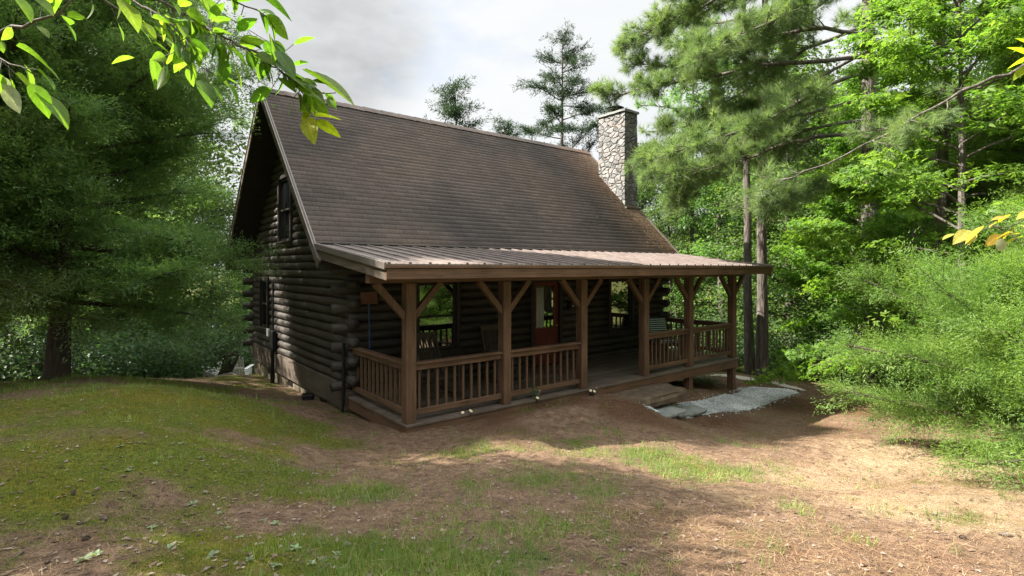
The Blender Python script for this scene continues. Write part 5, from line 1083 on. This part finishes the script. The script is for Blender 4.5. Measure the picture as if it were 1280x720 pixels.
# weeds, cones and twigs
def rosette(seed):
    r = np.random.default_rng(seed); it = []
    for i in range(7):
        a = i * 2.4 + r.normal(0, .2); b = np.array([0, 0, .01]); it.append((b, b + np.array([math.cos(a), math.sin(a), r.uniform(.15, .7)]) * r.uniform(.016, .04), r.normal(0, .5)))
    return leafset(it, r)
WD = []
for s in (1, 2, 3):
    V, Fx = rosette(s); WD.append(V); o = leafobj('weed', V, Fx, M['weed'], None); tag(o, 'small pale green leafy weed growing in the mossy front lawn', 'weed', 'weeds in the mossy lawn'); WD[-1] = o
wp = [(195, 580), (120, 700), (105, 706), (265, 700), (250, 575), (285, 660), (300, 672), (402, 703), (390, 708), (345, 712), (240, 628), (190, 660), (275, 640), (330, 650), (420, 695), (345, 655), (160, 590), (255, 615), (212, 690), (310, 706), (225, 555), (150, 560), (430, 712), (370, 690)]
for i, (a, b) in enumerate(wp):
    p = ground(a, b); o = WD[i] if i < 3 else WD[i % 3].copy()
    if i >= 3: COL.objects.link(o)
    o.location = (p[0], p[1], gs(p[0], p[1]) - .004); o.rotation_euler = (0, 0, i * 1.7); sc = RG.uniform(.8, 1.5); o.scale = (sc, sc, sc)
def conemesh(name, mat, ln, r):
    V = []; Fq = []
    m = MB(); prof = [(r * .3, 0), (r * .8, ln * .18), (r * .85, ln * .4), (r * .6, ln * .72), (r * .15, ln)]; m.lathe(prof, (0, 0, 0), 10)
    for i in range(70):
        t = (i + .5) / 70; a = i * 2.4; rr = r * (math.sin(math.pi * (.12 + .85 * t)) ** .8); z = ln * t; c, s = math.cos(a), math.sin(a); o = np.array([c, s, 0]); tn = np.array([-s, c, 0]); w_ = r * .26
        b0 = o * rr * .7 + np.array([0, 0, z]); e = o * (rr * 1.12) + np.array([0, 0, z + r * .32])
        m.add([tuple(b0 - tn * w_), tuple(b0 + tn * w_), tuple(e + tn * w_ * .7), tuple(e - tn * w_ * .7), tuple(b0 + [0, 0, -.004]), ], [(0, 1, 2, 3), (0, 3, 4), (1, 4, 2), (3, 2, 4)])
    return m.build(name, mat)
cA = conemesh('pine_cone', M['cone'], .075, .022); cB = conemesh('pine_cone', M['conel'], .08, .024); used = set()
for i, (a, b, sc, src, lb, gp_) in enumerate([(78, 648, 1, cA, 'dark pine cone in the row of three on the moss, leftmost', None), (108, 656, 1, cA, 'dark pine cone in the row of three on the moss, middle one', None), (134, 650, 1.15, cA, 'dark pine cone in the row of three on the moss, rightmost', None), (103, 678, 1.2, cA, 'long dark pine cone lying below the row of three on the moss', None), (58, 706, .8, cA, 'small dark pine cone nearest the lower left corner', None),
                                             (1207, 672, 1.25, cA, 'round dark pine cone on the sunlit straw at lower right', None), (1262, 671, 1.2, cB, 'bleached grey pine cone right of the round dark one', None), (1041, 525, 1.1, cA, 'pine cone at the edge of the dark straw near the gravel', None), (955, 585, 1.1, cA, 'pine cone among the sunlit grass tufts', None), (90, 617, 1, cB, 'pale worn pine cone in the moss above the row of three', None), (1080, 600, 1.1, cA, 'pine cone lying alone in the middle of the sunlit straw', None), (420, 586, 1, cA, 'dark pine cone on the bare clay in front of the porch', None), (1140, 612, 1.0, cB, 'bleached pine cone below the bright cedar', None)]):
    p = ground(a, b); o = src if src.name not in used else src.copy()
    if src.name in used: COL.objects.link(o)
    used.add(src.name); o.location = (p[0], p[1], gs(p[0], p[1]) + .010 * sc); o.rotation_euler = (R(90) + RG.normal(0, .15), 0, RG.uniform(0, 6.28)); sc *= .66; o.scale = (sc, sc, sc); tag(o, lb, 'pine cone')
def twig(seed):
    r = np.random.default_rng(seed); c = curve((0, 0, .006), (1, 0, .03), .42, (0, .2, 0), 5, r, .1); m = MB(); m.tube(c, [.006, .0055, .005, .004, .003, .002], 5)
    q, dd = along(c, .5); m.tube(curve(q, dd / np.linalg.norm(dd) + [0, .6, .05], .16, (0, 0, 0), 3, r, .1), [.003, .003, .002, .001], 4); return m.build('fallen_twig', M['twig'])
for i, (a, b, lb) in enumerate([(30, 690, 'curved grey twig on the straw at the lower left edge'), (160, 690, 'thin twig lying in the moss below the pine cones'), (1080, 700, 'twig on the shaded straw at the bottom right'), (620, 575, 'twig on the bare clay in front of the porch rail'), (1230, 628, 'dark twig in the sunlit straw under the bright cedar'), (330, 590, 'twig on the soil beside the moss slope')]):
    p = ground(a, b); o = twig(i + 5); o.location = (p[0], p[1], gs(p[0], p[1]) + .004); o.rotation_euler = (0, 0, RG.uniform(0, 6.28)); tag(o, lb, 'twig')
